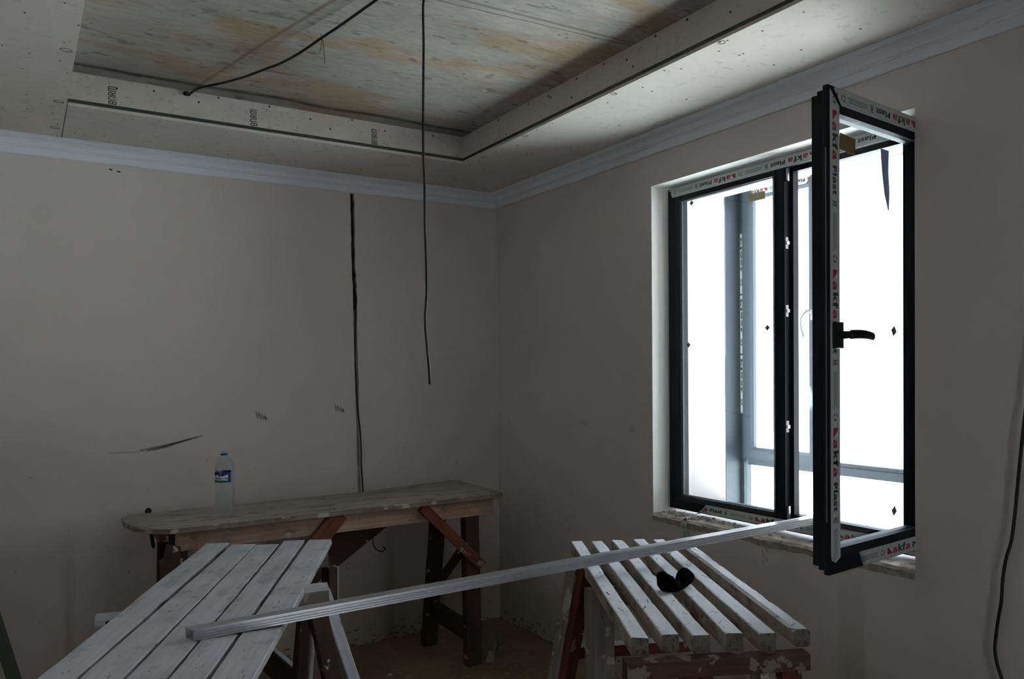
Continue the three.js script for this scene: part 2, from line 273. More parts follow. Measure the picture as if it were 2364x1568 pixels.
// printed protective film; u runs over one period, v over the film's width
function tapePrint(g, W, H) {
  const bold = (s, px) => `bold ${px}px sans-serif`;
  g.fillStyle = '#a01232';
  const txt = (t, x, w, px, col, y = 0.66) => { g.save(); g.fillStyle = col; g.font = bold(0, px); const m = g.measureText(t).width; g.translate(x * W, y * H); g.scale(w * W / m, 1); g.fillText(t, 0, 0); g.lineWidth = 3; g.strokeStyle = col; g.strokeText(t, 0, 0); g.restore(); };
  // logo: red square with a white corner stroke
  g.fillRect(0.012 * W, 0.30 * H, 0.058 * W, 0.40 * H); g.fillStyle = '#dfe2df'; g.beginPath(); g.moveTo(0.03 * W, 0.30 * H); g.lineTo(0.07 * W, 0.62 * H); g.lineTo(0.07 * W, 0.30 * H); g.fill();
  txt('a', 0.082, 0.064, 0.62 * H, '#a01232', 0.70); txt('k', 0.152, 0.06, 0.60 * H, '#141414', 0.70); txt('f', 0.214, 0.042, 0.60 * H, '#141414', 0.70); txt('a', 0.26, 0.066, 0.62 * H, '#a01232', 0.70);
  txt('Plast', 0.355, 0.19, 0.47 * H, '#141414', 0.67);
  g.fillStyle = 'rgba(30,30,30,0.75)'; g.fillRect(0.575 * W, 0.27 * H, 0.045 * W, 0.04 * H); g.fillRect(0.575 * W, 0.70 * H, 0.045 * W, 0.04 * H); txt('KI', 0.58, 0.036, 0.36 * H, 'rgba(30,30,30,0.8)', 0.64);
  g.fillStyle = 'rgba(25,25,25,0.75)'; for (const [y, l] of [[0.36, 0.23], [0.48, 0.22], [0.60, 0.24]]) { for (let x = 0.655; x < 0.655 + l; x += 0.009) g.fillRect(x * W, y * H, 0.0075 * W, 0.045 * H); }
  g.strokeStyle = 'rgba(20,20,20,0.85)'; g.lineWidth = 0.07 * H; g.setLineDash([0.2 * H, 0.09 * H]); g.beginPath(); g.ellipse(0.945 * W, 0.5 * H, 0.02 * W, 0.16 * H, 0, 0, 7); g.stroke(); g.setLineDash([]);
}
const tapeTex = paint(1024, 128, (x, y) => { const k = 1 + 0.05 * (fbm(x / 40, y / 12, 301, 3) - 0.5); return [196 * k, 202 * k, 198 * k]; }, tapePrint);
M.tape = std({ map: tapeTex, roughness: 0.35 });
// woods
function woodTex(base, seed, dents, o = {}) {
  return paint(1024, 512, (x, y) => {
    const g = fbm(x / 190, y / 7, seed, 4) - 0.5, a = fbm(x / 120, y / 90, seed + 5, 3) - 0.5, f = hash(x, y, seed) - 0.5, st = smooth(0.6, 0.78, fbm(x / 60, y / 40, seed + 11, 4));
    const k = 1 + g * (o.grain ?? 0.2) + a * (o.mottle ?? 0.15) + f * 0.05 - st * (o.stain ?? 0.1);
    const pl = o.plaster ? smooth(o.plaster[0], o.plaster[0] + 0.06, fbm(x / 45 + 3, y / 45, seed + 19, 4)) : 0, P = o.pc ?? [176, 170, 158];
    return [0, 1, 2].map((c) => (base[c] * k) * (1 - pl) + P[c] * pl * (1 + f * 0.1));
  }, (g, W, H) => { const R = rng(seed); for (let i = 0; i < dents; i++) { g.strokeStyle = `rgba(${o.dent ?? '38,40,46'},${0.25 + R() * 0.5})`; g.lineWidth = 1 + R() * (o.dw ?? 3); const x = R() * W, y = R() * H, l = 3 + R() * (o.dl ?? 20), t = (R() - 0.5) * (o.dt ?? 0.8); g.lineCap = 'round'; g.beginPath(); g.moveTo(x, y); g.quadraticCurveTo(x + l / 2, y + l * t, x + l * Math.cos(t), y + l * Math.sin(t)); g.stroke(); } });
}
const wood = (tex, ru = 1, rv = 2, o = {}) => { tex.repeat.set(ru, rv); return std({ map: tex, roughness: 0.85, ...o }); };
M.plankTop = wood(woodTex([206, 206, 210], 401, 60, { grain: 0.12, mottle: 0.16, stain: 0.10, dl: 14 }), 0.9, 1.8);
M.plankSide = wood(woodTex([176, 172, 170], 411, 60, { grain: 0.25, mottle: 0.3, stain: 0.3 }), 0.9, 1.8);
M.slatTop = wood(woodTex([226, 230, 234], 421, 240, { grain: 0.08, mottle: 0.1, stain: 0.05, dl: 26, dw: 3.5, dt: 1.6, dent: '48,54,66' }), 0.8, 1.6);
M.slatSide = wood(woodTex([158, 146, 134], 431, 70, { grain: 0.22, mottle: 0.28, stain: 0.25, plaster: [0.6] }), 0.9, 1.8);
M.slatEnd = wood(woodTex([104, 100, 90], 433, 40, { grain: 0.2, mottle: 0.5, stain: 0.4 }), 6, 6);
M.benchTop = wood(woodTex([168, 158, 148], 441, 80, { grain: 0.28, mottle: 0.2, stain: 0.2, plaster: [0.78] }), 0.55, 1.6);
M.benchSide = wood(woodTex([126, 116, 104], 445, 80, { grain: 0.3, mottle: 0.3, plaster: [0.6] }), 0.8, 2);
M.pine = wood(woodTex([178, 146, 122], 451, 60, { grain: 0.22, mottle: 0.2, stain: 0.22, plaster: [0.70], dent: '30,18,12', dl: 12 }), 0.8, 1.9);
M.darkWood = wood(woodTex([62, 44, 34], 461, 40, { grain: 0.35, mottle: 0.4, plaster: [0.76] }), 0.9, 1.9);
M.braceWood = wood(woodTex([112, 66, 44], 465, 50, { grain: 0.3, mottle: 0.4, plaster: [0.70] }), 0.9, 1.9);
M.redWood = wood(woodTex([98, 48, 36], 471, 40, { grain: 0.3, mottle: 0.35, plaster: [0.72], pc: [140, 130, 118] }), 0.9, 1.9);
M.beamWood = wood(woodTex([82, 56, 48], 475, 60, { grain: 0.3, mottle: 0.4, plaster: [0.60], pc: [128, 122, 110] }), 1.3, 2.4);
M.greyWood = wood(woodTex([132, 126, 116], 481, 60, { grain: 0.3, mottle: 0.3, plaster: [0.62] }), 0.9, 1.9);
M.paleWood = wood(woodTex([188, 190, 192], 485, 40, { grain: 0.15, mottle: 0.15 }), 0.9, 1.9);

/* ================= room shell ================= */
const RX0 = -3.1, RZ1 = 5.5, SOF = 2.70, SLAB = 2.842;
struct('floor', boxAt(RX0 - 0.2, 0.55, -0.2, 0, -0.2, RZ1 + 0.2), M.floor, 'bare dusty concrete screed floor of the room');
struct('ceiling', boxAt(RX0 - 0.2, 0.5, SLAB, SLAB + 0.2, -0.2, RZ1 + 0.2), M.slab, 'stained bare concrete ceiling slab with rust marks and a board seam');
// back wall: a plaster layer with the hand-cut chase, on a solid backing
{
  const wall = struct('wall_back', boxAt(RX0, 0, 0, SLAB, -0.2, -0.022), M.chase, 'cream plastered back wall with a cut cable slot and hand smudges');
  const s = new THREE.Shape(); s.moveTo(RX0, 0); s.lineTo(0, 0); s.lineTo(0, SLAB); s.lineTo(RX0, SLAB);
  const h = new THREE.Path(), R = rng(31), Lp = [], Rp = [];
  for (let i = 0; i <= 60; i++) { const y = 2.617 - i / 60 * 1.76, c = -0.966 + 0.022 * (i / 60) + (fbm(i * 0.15, 1, 61, 2) - 0.5) * 0.006, w = 0.0115 - 0.002 * (i / 60); Lp.push([c - w - (R() - 0.5) * 0.003, y]); Rp.push([c + w + (R() > 0.9 ? 0.004 : 0) + (R() - 0.5) * 0.003, y]); }
  Lp.forEach((p, i) => (i ? h.lineTo(...p) : h.moveTo(...p))); [...Rp].reverse().forEach((p) => h.lineTo(...p)); s.holes.push(h);
  const g = new THREE.ExtrudeGeometry(s, { depth: 0.022, bevelEnabled: false }); g.translate(0, 0, -0.022); boxUV(g);
  mesh('plaster_layer', g, M.wallBack, wall);
  // plaster patched loosely into the lower part of the slot
  const r = new Raw(); const fillTop = 1.95, pts = [];
  for (let i = 0; i <= 40; i++) { const y = fillTop - i / 40 * 1.09, t = (2.617 - y) / 1.76, c = -0.966 + 0.022 * t; const d = -0.014 + 0.009 * smooth(1.95, 1.4, y) + (fbm(y * 30, 3, 67, 3) - 0.5) * 0.007; pts.push([[c - 0.013, y, d - 0.001], [c - 0.003, y, d + 0.003 * Math.sin(y * 60)], [c + 0.004, y, d - 0.003], [c + 0.013, y, d]]); }
  for (let i = 0; i < 40; i++) for (let k = 0; k < 3; k++) r.quad(pts[i][k], pts[i + 1][k], pts[i + 1][k + 1], pts[i][k + 1], [k * 0.01, pts[i][k][1]], [k * 0.01, pts[i + 1][k][1]], [k * 0.01 + 0.01, pts[i + 1][k][1]], [k * 0.01 + 0.01, pts[i][k][1]]);
  mesh('slot_filling', r.geo(), M.mortar, wall);
}
// right wall with the window opening
const WZ0 = 1.458, WZ1 = 2.7915, WYB = 0.885, WYT = 2.474, WT = 0.50;
{
  const s = new THREE.Shape(); s.moveTo(0, 0); s.lineTo(RZ1, 0); s.lineTo(RZ1, SLAB); s.lineTo(0, SLAB);
  const h = new THREE.Path(); const R = rng(12);
  h.moveTo(WZ0 + 0.003, WYB); h.lineTo(WZ0, WYT - 0.006); h.lineTo(WZ0 + 0.006, WYT); h.lineTo(WZ1, WYT + 0.001); h.lineTo(WZ1, WYB); 
  for (let i = 1; i < 40; i++) h.lineTo(WZ1 - (WZ1 - WZ0) * i / 40, WYB + (fbm(i * 0.6, 2, 87, 3) - 0.5) * 0.012);
  s.holes.push(h);
  const g = new THREE.ExtrudeGeometry(s, { depth: WT, bevelEnabled: false });
  // shape (a, b) -> z = a, y = b, depth -> x
  const p = g.attributes.position; for (let i = 0; i < p.count; i++) { const a = p.getX(i), b = p.getY(i), d = p.getZ(i); p.setXYZ(i, d, b, a); }
  const P = p.array; for (let i = 0; i < p.count; i += 3) for (let c = 0; c < 3; c++) { const t = P[(i + 1) * 3 + c]; P[(i + 1) * 3 + c] = P[(i + 2) * 3 + c]; P[(i + 2) * 3 + c] = t; }
  g.computeVertexNormals(); boxUV(g);
  const wall = struct('wall_right', g, M.wallRight, 'cream plastered window wall with smoothed reveals and broken sill edge');
  mesh('lit_reveal_skin', [boxAt(0.002, 0.10, WYB, WYT - 0.004, WZ0 - 0.001, WZ0 + 0.003), boxAt(0.002, 0.10, WYT - 0.003, WYT + 0.001, WZ0 + 0.003, WZ1 - 0.002), boxAt(0.002, 0.10, WYB, WYT - 0.004, WZ1 - 0.003, WZ1 + 0.001)], M.revealLit, wall);  // thin added skins, lightened in place of the outside light on the reveals
  // rough mortar bed along the inner sill
  const r = new Raw(), N = 90, rows = [];
  for (let i = 0; i <= N; i++) {
    const z = WZ0 + (WZ1 - WZ0) * i / N, n = fbm(z * 22, 1, 93, 4) - 0.5, n2 = fbm(z * 40, 5, 95, 3) - 0.5, n3 = fbm(z * 9, 8, 97, 3) - 0.5;
    rows.push([[-0.004 + n2 * 0.004, WYB - 0.03 - n3 * 0.03, z], [-0.009 - n * 0.014, WYB - 0.008 + n2 * 0.008, z], [0.004 + n * 0.006, WYB + 0.003 + n2 * 0.006, z], [0.045, WYB + 0.003 + n * 0.006, z], [0.082 + n2 * 0.012, WYB + 0.002 + Math.max(0, n2) * 0.010, z], [0.105, WYB - 0.003, z]]);
  }
  for (let i = 0; i < N; i++) for (let k = 0; k < 5; k++) r.quad(rows[i][k], rows[i + 1][k], rows[i + 1][k + 1], rows[i][k + 1], [rows[i][k][2] * 3, k * 0.12], [rows[i + 1][k][2] * 3, k * 0.12], [rows[i + 1][k][2] * 3, k * 0.12 + 0.12], [rows[i][k][2] * 3, k * 0.12 + 0.12]);
  mesh('sill_mortar', r.geo(), M.mortar, wall);
  // crumbs of mortar and foam below the frame
  const R2 = rng(71), cr = [];
  for (let i = 0; i < 150; i++) { const z = WZ0 + 0.03 + R2() * R2() * (WZ1 - WZ0 - 0.06), c = new THREE.IcosahedronGeometry(0.0015 + R2() * R2() * 0.007, 0); c.scale(1, 0.8, 1.6); c.rotateY(R2() * 3); c.translate(0.03 + R2() * 0.085, WYB + 0.006 + R2() * 0.004, z); cr.push(c); }
  const cm = mesh('mortar_crumbs', cr, M.mortar, wall); cm.userData = { kind: 'stuff' };
}
struct('wall_left', boxAt(RX0 - 0.2, RX0, 0, SLAB, -0.2, RZ1 + 0.2), M.wallPlain, 'cream plastered left wall mostly outside the picture');
const FILLX0 = -1.50, FILLX1 = -1.2, FILLY = 2.05;                // gap added in the unseen wall, letting in daylight as fill
struct('wall_front', [boxAt(RX0 - 0.2, FILLX0, 0, SLAB, RZ1, RZ1 + 0.2), boxAt(FILLX1, 0.5, 0, SLAB, RZ1, RZ1 + 0.2), boxAt(FILLX0, FILLX1, FILLY, SLAB, RZ1, RZ1 + 0.2)], M.wallPlain, 'cream plastered wall behind the viewer with a narrow gap added for fill light');

/* dropped plasterboard border round the tray */
const TX0 = -2.425, TX1 = -0.572, TZ0 = 0.612, TZ1 = 4.6, GT = 0.0125;
function screws(list, axis, at, r = 0.0042) {
  const gs = list.map(([a, b]) => { const c = new THREE.CylinderGeometry(r, r, 0.0012, 10); if (axis === 'x') { c.rotateZ(Math.PI / 2); c.translate(at, a, b); } else if (axis === 'z') { c.rotateX(Math.PI / 2); c.translate(a, b, at); } else c.translate(a, at, b); return c; });
  return gs;
}
const addScrews = (gs, parent) => { const m = mesh('screw_heads', gs, M.screw, parent); m.userData = { kind: 'stuff' }; };
{
  const so = struct('trim_1', boxAt(TX0 + 0.004, 0, SOF, SOF + GT, 0, TZ0), M.gyp, 'plasterboard soffit strip along the back wall'); so.userData.category = 'soffit';
  const R = rng(3), l = []; for (let i = 0; i < 24; i++) { const x = -2.35 + i * 0.098; for (const z of [0.2, 0.56]) if (R() > 0.35) l.push([x + (R() - 0.5) * 0.05, z + (R() - 0.5) * 0.05]); }
  addScrews(screws(l, 'y', SOF, 0.0035), so);
  const sr = struct('trim_2', boxAt(TX1, 0, SOF, SOF + GT, TZ0 + 0.002, RZ1), M.gyp, 'bright plasterboard soffit strip above the window wall'); sr.userData.category = 'soffit';
  addScrews(screws([[-0.508, 1.764], [-0.5, 1.973], [-0.439, 1.959], [-0.548, 2.149], [-0.506, 2.193], [-0.507, 2.382], [-0.418, 2.394], [-0.416, 2.41], [-0.508, 2.574], [-0.237, 2.395], [-0.266, 2.537], [-0.253, 1.962], [-0.505, 2.733], [-0.556, 1.305], [-0.55, 1.42], [-0.554, 1.868], [-0.562, 2.438], [-0.55, 2.462], [-0.3, 0.75], [-0.47, 0.82], [-0.52, 0.7], [-0.38, 0.95], [-0.22, 0.9], [-0.5, 1.05], [-0.25, 1.15], [-0.27, 1.55], [-0.24, 2.75]], 'y', SOF), sr);
  for (const [x, z] of [[-0.553, 1.2], [-0.553, 1.86], [-0.555, 2.44], [-0.54, 0.78]]) { const t = new THREE.TorusGeometry(0.013, 0.0012, 5, 24); t.rotateX(Math.PI / 2); t.translate(x, SOF - 0.0004, z); mesh('pencil_ring', t, std({ color: 0x6c655c }), sr); }
  const sl = struct('trim_3', boxAt(RX0, TX0, SOF - 0.002, SOF + GT, 0, RZ1), M.gyp, 'plasterboard soffit strip on the left side of the tray'); sl.userData.category = 'soffit';
  const l2 = []; for (let i = 0; i < 18; i++) { const z = 0.14 + i * 0.17; for (const x of [-2.455, -2.56, -2.66]) if (R() > 0.25) l2.push([x + (R() - 0.5) * 0.05, z + (R() - 0.5) * 0.06]); }
  addScrews(screws(l2, 'y', SOF - 0.002, 0.0035), sl);
  for (const z of [0.65, 1.25, 0.25]) { const t = new THREE.TorusGeometry(0.014, 0.0014, 5, 24); t.scale(1.3, 1, 1); t.rotateX(Math.PI / 2); t.translate(-2.455, SOF - 0.0024, z); mesh('pencil_ring', t, std({ color: 0x6c655c }), sl); }
  const sf = struct('trim_4', boxAt(TX0, TX1, SOF, SOF + GT, TZ1, RZ1), M.gyp, 'plasterboard soffit strip behind the viewer'); sf.userData.category = 'soffit';
  // fascias and the bare metal edge profile below each
  const fb = struct('trim_5', boxAt(TX0, TX1, 2.728, SLAB - 0.001, TZ0 - 0.0125, TZ0), M.fascia, 'plasterboard upstand at the back of the tray stamped with repeated lettering'); fb.userData.category = 'fascia';
  addScrews(screws([[-2.238, 2.801], [-2.092, 2.816], [-1.908, 2.799], [-1.824, 2.833], [-1.596, 2.832], [-1.401, 2.805], [-1.303, 2.772], [-1.192, 2.834], [-1.018, 2.805], [-0.75, 2.82]], 'z', TZ0 + 0.0004, 0.0045), fb);
  mesh('edge_profile', [boxAt(TX0, TX1, SOF + GT, 2.7285, TZ0 - 0.03, TZ0 - 0.004), boxAt(TX0, TX1, 2.7255, 2.7285, TZ0 - 0.006, TZ0 - 0.001)], M.galvDark, fb);
  const fr = struct('trim_6', boxAt(TX1, TX1 + 0.0125, 2.728, SLAB - 0.001, TZ0 - 0.012, TZ1), M.gyp, 'plasterboard upstand on the window side of the tray'); fr.userData.category = 'fascia';
  addScrews(screws([[2.83, 0.984], [2.741, 1.057], [2.829, 1.26], [2.817, 1.424], [2.806, 1.441], [2.827, 1.636], [2.829, 1.819], [2.797, 1.964], [2.83, 2.129], [2.828, 2.294], [2.778, 2.495], [2.76, 1.6], [2.76, 2.0]], 'x', TX1 - 0.0004, 0.0045), fr);
  mesh('edge_profile', boxAt(TX1 + 0.004, TX1 + 0.03, SOF + GT, 2.7285, TZ0, TZ1), M.galvDark, fr);
  const fl = struct('trim_7', boxAt(TX0 - 0.0125, TX0, SOF, SLAB - 0.001, TZ0 - 0.012, TZ1), M.gyp, 'plasterboard upstand on the left side of the tray'); fl.userData.category = 'fascia';
  const ff = struct('trim_8', boxAt(TX0, TX1, SOF, SLAB - 0.001, TZ1, TZ1 + 0.0125), M.gyp, 'plasterboard upstand behind the viewer'); ff.userData.category = 'fascia';
}
/* cornice, mitred round the room; plan coordinates: a = x - RX0, b = z */
{
  const prof = [[0, 2.62], [0.010, 2.62], [0.013, 2.624], [0.013, 2.652], [0.020, 2.655], [0.020, 2.660], [0.027, 2.663], [0.030, 2.672], [0.040, 2.682], [0.055, 2.688], [0.075, 2.690], [0.079, 2.694], [0.096, 2.696], [0.096, SOF - 0.001], [0, SOF - 0.001]];
  const names2 = ['back', 'right', 'front', 'left'];
  for (let k = 0; k < 4; k++) {
    const g = frame(-RX0, RZ1, prof, [k]); const p = g.attributes.position, P = p.array;
    for (let i = 0; i < p.count; i++) p.setXYZ(i, p.getX(i) + RX0, p.getZ(i), p.getY(i));
    for (let i = 0; i < p.count; i += 3) for (let c = 0; c < 3; c++) { const t = P[(i + 1) * 3 + c]; P[(i + 1) * 3 + c] = P[(i + 2) * 3 + c]; P[(i + 2) * 3 + c] = t; }
    g.computeVertexNormals();
    const m = struct('trim_' + (9 + k), g, M.cornice, 'white moulded cornice along the ' + (k === 1 ? 'window' : names2[k]) + ' wall'); m.userData.category = 'cornice';
  }
}

/* ================= the window ================= */
const FW = 1.315, FH = 1.557, FX = 0.10, FZ0 = 1.472, FY0 = 0.908;
const win = new THREE.Group(); win.name = 'window_1'; win.userData = { kind: 'structure', label: 'dark framed two-part window with printed protective film and one open sash', category: 'window' };
win.position.set(FX, FY0, FZ0); win.rotation.y = -Math.PI / 2; scene.add(win);
{
  const prof = [[0, 0], [0.043, 0], [0.045, -0.003], [0.045, -0.034], [0.063, -0.036], [0.063, -0.066], [0.060, -0.068], [0, -0.068]];
  mesh('window_frame', frame(FW, FH, prof), M.frame, win);
  // mullion: face 4.6 cm, lips towards both lights
  const mc = 0.667, mp = [[-0.026, 0], [0.022, 0], [0.024, -0.003], [0.024, -0.034], [0.043, -0.036], [0.043, -0.066], [-0.043, -0.066], [-0.043, -0.034], [-0.026, -0.034]];
  mesh('mullion', extrude(mp.map(([a, b]) => [-a, b]), V(mc, 0.045, 0), V(mc, FH - 0.045, 0), V(0, 0, 1)), M.frame, win);
  mesh('gasket_strip', boxAt(mc + 0.0235, mc + 0.0255, 0.05, FH - 0.05, -0.008, -0.004), M.gasket, win);
  // fixed light: bead and pane
  const pw = mc - 0.026 - 0.045, g = frame(pw, FH - 0.09, [[0, -0.002], [0.005, -0.004], [0.020, -0.014], [0.024, -0.024], [0.024, -0.036], [0, -0.036]]); g.translate(0.045, 0.045, 0);
  const bead = mesh('glazing_bead', g, M.bead, win); bead.userData = { label: 'sloped dark glazing bead' };
  const gl = frame(pw, FH - 0.09, [[0.0235, -0.0235], [0.0255, -0.0235], [0.0255, -0.0255], [0.0235, -0.0255]]); gl.translate(0.045, 0.045, 0); mesh('gasket_strip', gl, M.gasket, win);
  const pane = new THREE.PlaneGeometry(pw - 0.04, FH - 0.13); pane.translate(0.045 + pw / 2, FH / 2, -0.030); mesh('window_pane', pane, M.glass, win);
  const st = (name, x, y, w, h, mat, turn, label) => { const b = rbox(w, h, 0.0012, 0.0003); b.rotateZ(turn); b.translate(x, y, -0.0285); const m = mesh(name, b, mat, win); if (label) m.userData = { label }; };
  st('paper_label', 1.995 - FZ0, 2.334 - FY0, 0.092, 0.034, M.paleTan, -0.02, 'pale tan paper label');
  for (const [z, y] of [[1.602, 2.379], [1.576, 1.702], [2.05, 1.761]]) st('sticker', z - FZ0, y - FY0, 0.018, 0.018, M.greySticker, 0.78);
  // keeps and hinge pieces on the mullion's inner edge
  for (const y of [2.107, 1.825, 1.342]) { const b = mergeGeometries([boxAt(0, 0.003, -0.024, 0.024, -0.016, 0).toNonIndexed(), boxAt(0.003, 0.010, -0.007, 0.007, -0.016, 0).toNonIndexed()]); b.translate(mc + 0.0245, y - FY0, -0.006); const m = mesh('locking_keep', b, M.keep, win); m.userData = { label: 'white locking keep' }; }
  for (const y of [FH - 0.075, 0.075]) { const b = rbox(0.012, 0.055, 0.014, 0.003); b.translate(mc + 0.032, y, -0.012); mesh('corner_hinge', b, M.chrome, win); }
  // printed film on the frame; upside down along the head, upright along the foot
  const film = (name, pts, uvs, parent, z = 0.0008, mat = M.tape) => { const r = new Raw(), f = (p, d) => [p[0], p[1], z + d]; const n = pts.length; for (let i = 1; i < n - 1; i++) { r.tri(f(pts[0], 0), f(pts[i], 0), f(pts[i + 1], 0), uvs[0], uvs[i], uvs[i + 1]); r.tri(f(pts[0], -0.0006), f(pts[i + 1], -0.0006), f(pts[i], -0.0006), uvs[0], uvs[i + 1], uvs[i]); } for (let i = 0; i < n; i++) { const j = (i + 1) % n; r.quad(f(pts[i], -0.0006), f(pts[j], -0.0006), f(pts[j], 0), f(pts[i], 0), uvs[i], uvs[j], uvs[j], uvs[i]); } const m = mesh(name, r.geo(), mat, parent); return m; };
  globalThis.film = film;
  const per = 0.41, top0 = FH - 0.046, top1 = FH - 0.001, uTop = (x) => -(x - (1.93 - FZ0)) / per + 0.945;
  const tp = [[0.004, top1], [FW - 0.004, top1], [FW - 0.02, top0], [0.03, top0]].reverse();
  film('protective_film', tp, tp.map(([x, y]) => [uTop(x), y > top0 + 0.02 ? 0.02 : 0.98]), win).userData = { label: 'printed white protective film along the frame head' };
  const uBot = (x) => (x - (2.0 - FZ0)) / per + 0.0, b0 = 0.004, b1 = 0.044;
  const bp = [[1.70 - FZ0, b0], [FW - 0.01, b0], [FW - 0.03, b1], [1.715 - FZ0, b1]];
  film('protective_film', bp, bp.map(([x, y]) => [uBot(x), y < 0.02 ? 0.03 : 0.97]), win).userData = { label: 'printed white protective film along the frame foot' };
  // the film's loose tail, hanging over the sill and down the wall (local z towards the room)
  const tail = [[[1.70, 0.913, 0.0015], [1.715, 0.952, 0.0015]], [[1.685, 0.908, 0.03], [1.705, 0.922, 0.035]], [[1.665, 0.902, 0.07], [1.70, 0.905, 0.072]], [[1.66, 0.893, 0.098], [1.70, 0.896, 0.102]], [[1.662, 0.862, 0.112], [1.704, 0.866, 0.116]], [[1.668, 0.80, 0.116], [1.712, 0.802, 0.116]], [[1.672, 0.735, 0.118], [1.714, 0.737, 0.117]]].map((row) => row.map(([z, y, d]) => [z - FZ0, y - FY0, d]));
  const r = new Raw(); let s = 0.30; for (let i = 0; i < tail.length - 1; i++) { const l = V(...tail[i][0]).distanceTo(V(...tail[i + 1][0])) / per; r.quad(tail[i][0], tail[i + 1][0], tail[i + 1][1], tail[i][1], [s, 0.05], [s - l, 0.05], [s - l, 0.95], [s, 0.95]); s -= l; }
  mesh('film_tail', r.geo(), new THREE.MeshStandardMaterial({ map: tapeTex, roughness: 0.4, side: THREE.DoubleSide }), win).userData = { label: 'loose end of film hanging over the sill' };
}
// the open sash; local x from the free edge to the hinges, z towards the viewer
{
  const SW = 0.648, SH = 1.487, rot = 0.0948;
  const sash = new THREE.Group(); sash.position.set(-0.528, 0.953, 2.8405); sash.rotation.y = rot; scene.add(sash);
  const prof = [[0, -0.004], [0.003, 0], [0.050, 0], [0.054, -0.002], [0.072, -0.014], [0.077, -0.030], [0.078, -0.046], [0.078, -0.050], [0.064, -0.056], [0.064, -0.068], [0.020, -0.070], [0.018, -0.068], [0.018, -0.048], [0.010, -0.045], [0.010, -0.024], [0.002, -0.022], [0, -0.018]];
  const body = mesh('open_sash', frame(SW, SH, prof), M.frame, sash); body.userData = { label: 'open dark window sash with film, handle and tan label' };
  sash.remove(body); body.position.copy(sash.position); body.rotation.copy(sash.rotation); scene.remove(sash); scene.add(body); body.updateMatrixWorld(true); win.updateMatrixWorld(true); win.attach(body);
  const kid = (n, g, m, l) => { const k = mesh(n, g, m, body); if (l) k.userData = { label: l }; return k; };
  const pane = new THREE.PlaneGeometry(SW - 0.14, SH - 0.14); pane.translate(SW / 2, SH / 2, -0.048); kid('window_pane', pane, M.glass);
  kid('gasket_strip', frame(SW, SH, [[0.0715, -0.0135], [0.0748, -0.0215], [0.0738, -0.0225], [0.0705, -0.0145]]), M.gasket);
  kid('edge_rail', boxAt(-0.0005, 0.0015, 0.16, 1.30, -0.013, -0.0095), M.gasket, 'thin metal locking rail in the sash edge');
  const per = 0.482, f = globalThis.film;
  // left stile: reads downwards
  const uS = (y) => -(y + 0.953 - 1.89) / per + 0.0;
  const lp = [[0.004, 0.058], [0.008, 0.045], [0.03, 0.036], [0.056, 0.05], [0.056, SH - 0.058], [0.004, SH - 0.012]];
  f('protective_film', lp, lp.map(([x, y]) => [uS(y), x < 0.03 ? 0.06 : 0.94]), body);
  // head: upside down
  const uT = (x) => -(x - 0.535) / per + 0.0, hp = [[0.068, SH - 0.054], [SW - 0.02, SH - 0.054], [SW - 0.004, SH - 0.004], [0.030, SH - 0.004], [0.026, SH - 0.010]];
  f('protective_film', hp, hp.map(([x, y]) => [uT(x), y > SH - 0.03 ? 0.03 : 0.97]), body, 0.0014);
  // foot: torn film on the right half
  const uB = (x) => (x - 0.335) / per + 0.0, fp = [[0.19, 0.003], [SW - 0.01, 0.003], [SW - 0.01, 0.05], [0.165, 0.05], [0.19, 0.042], [0.205, 0.028], [0.2, 0.014]];
  f('protective_film', fp, fp.map(([x, y]) => [uB(x), clamp(y / 0.05, 0.03, 0.97)]), body);
  // tan label and stickers on the glass
  const lab = (x, y, w, h, mat, t, n, l) => { const b = rbox(w, h, 0.0012, 0.0003); b.rotateZ(t); b.translate(x, y, -0.0465); kid(n, b, mat, l); };
  lab(0.185, 1.347, 0.092, 0.052, M.tan, -0.06, 'paper_label', 'brown paper label');
  for (const [x, y] of [[0.477, 0.757], [0.477, 0.138]]) lab(x, y, 0.026, 0.026, M.greySticker, 0.6, 'sticker');
  // torn strip of film hanging on the outside of the pane
  { const s = new THREE.Shape(); s.moveTo(0.40, 1.37); s.lineTo(0.455, 1.37); s.lineTo(0.452, 1.30); s.lineTo(0.46, 1.23); s.lineTo(0.455, 1.165); s.lineTo(0.448, 1.17); s.lineTo(0.425, 1.22); s.lineTo(0.41, 1.29); const g = new THREE.ExtrudeGeometry(s, { depth: 0.0006, bevelEnabled: false }); g.translate(0, 0, -0.052); kid('film_scrap', g, new THREE.MeshPhysicalMaterial({ color: 0x8e9bb0, transmission: 0.4, thickness: 0, roughness: 0.9 }), 'torn translucent strip of film'); }
  // handle
  const ros = rbox(0.040, 0.082, 0.020, 0.008); ros.translate(0.031, 0.731, 0.010);
  const neck = new THREE.CylinderGeometry(0.011, 0.013, 0.042, 18); neck.rotateX(Math.PI / 2); neck.translate(0.031, 0.731, 0.034);
  const lev = new THREE.CatmullRomCurve3([V(0.024, 0.731, 0.052), V(0.06, 0.733, 0.056), V(0.11, 0.732, 0.057), V(0.158, 0.727, 0.053)]);
  const r = new Raw(), N = 22, K = 14, ringAt = (i) => { const t = i / N, c = lev.getPoint(t), ry = 0.0142 * (1 - 0.15 * t * t) * (i === 0 || i === N ? 0.55 : 1), rz = 0.008 * (i === 0 || i === N ? 0.55 : 1); return Array.from({ length: K }, (_, k) => { const a = k / K * Math.PI * 2; return [c.x, c.y + Math.sin(a) * ry, c.z + Math.cos(a) * rz]; }); };
  for (let i = 0; i < N; i++) { const A = ringAt(i), B = ringAt(i + 1); for (let k = 0; k < K; k++) r.quad(A[k], A[(k + 1) % K], B[(k + 1) % K], B[k]); }
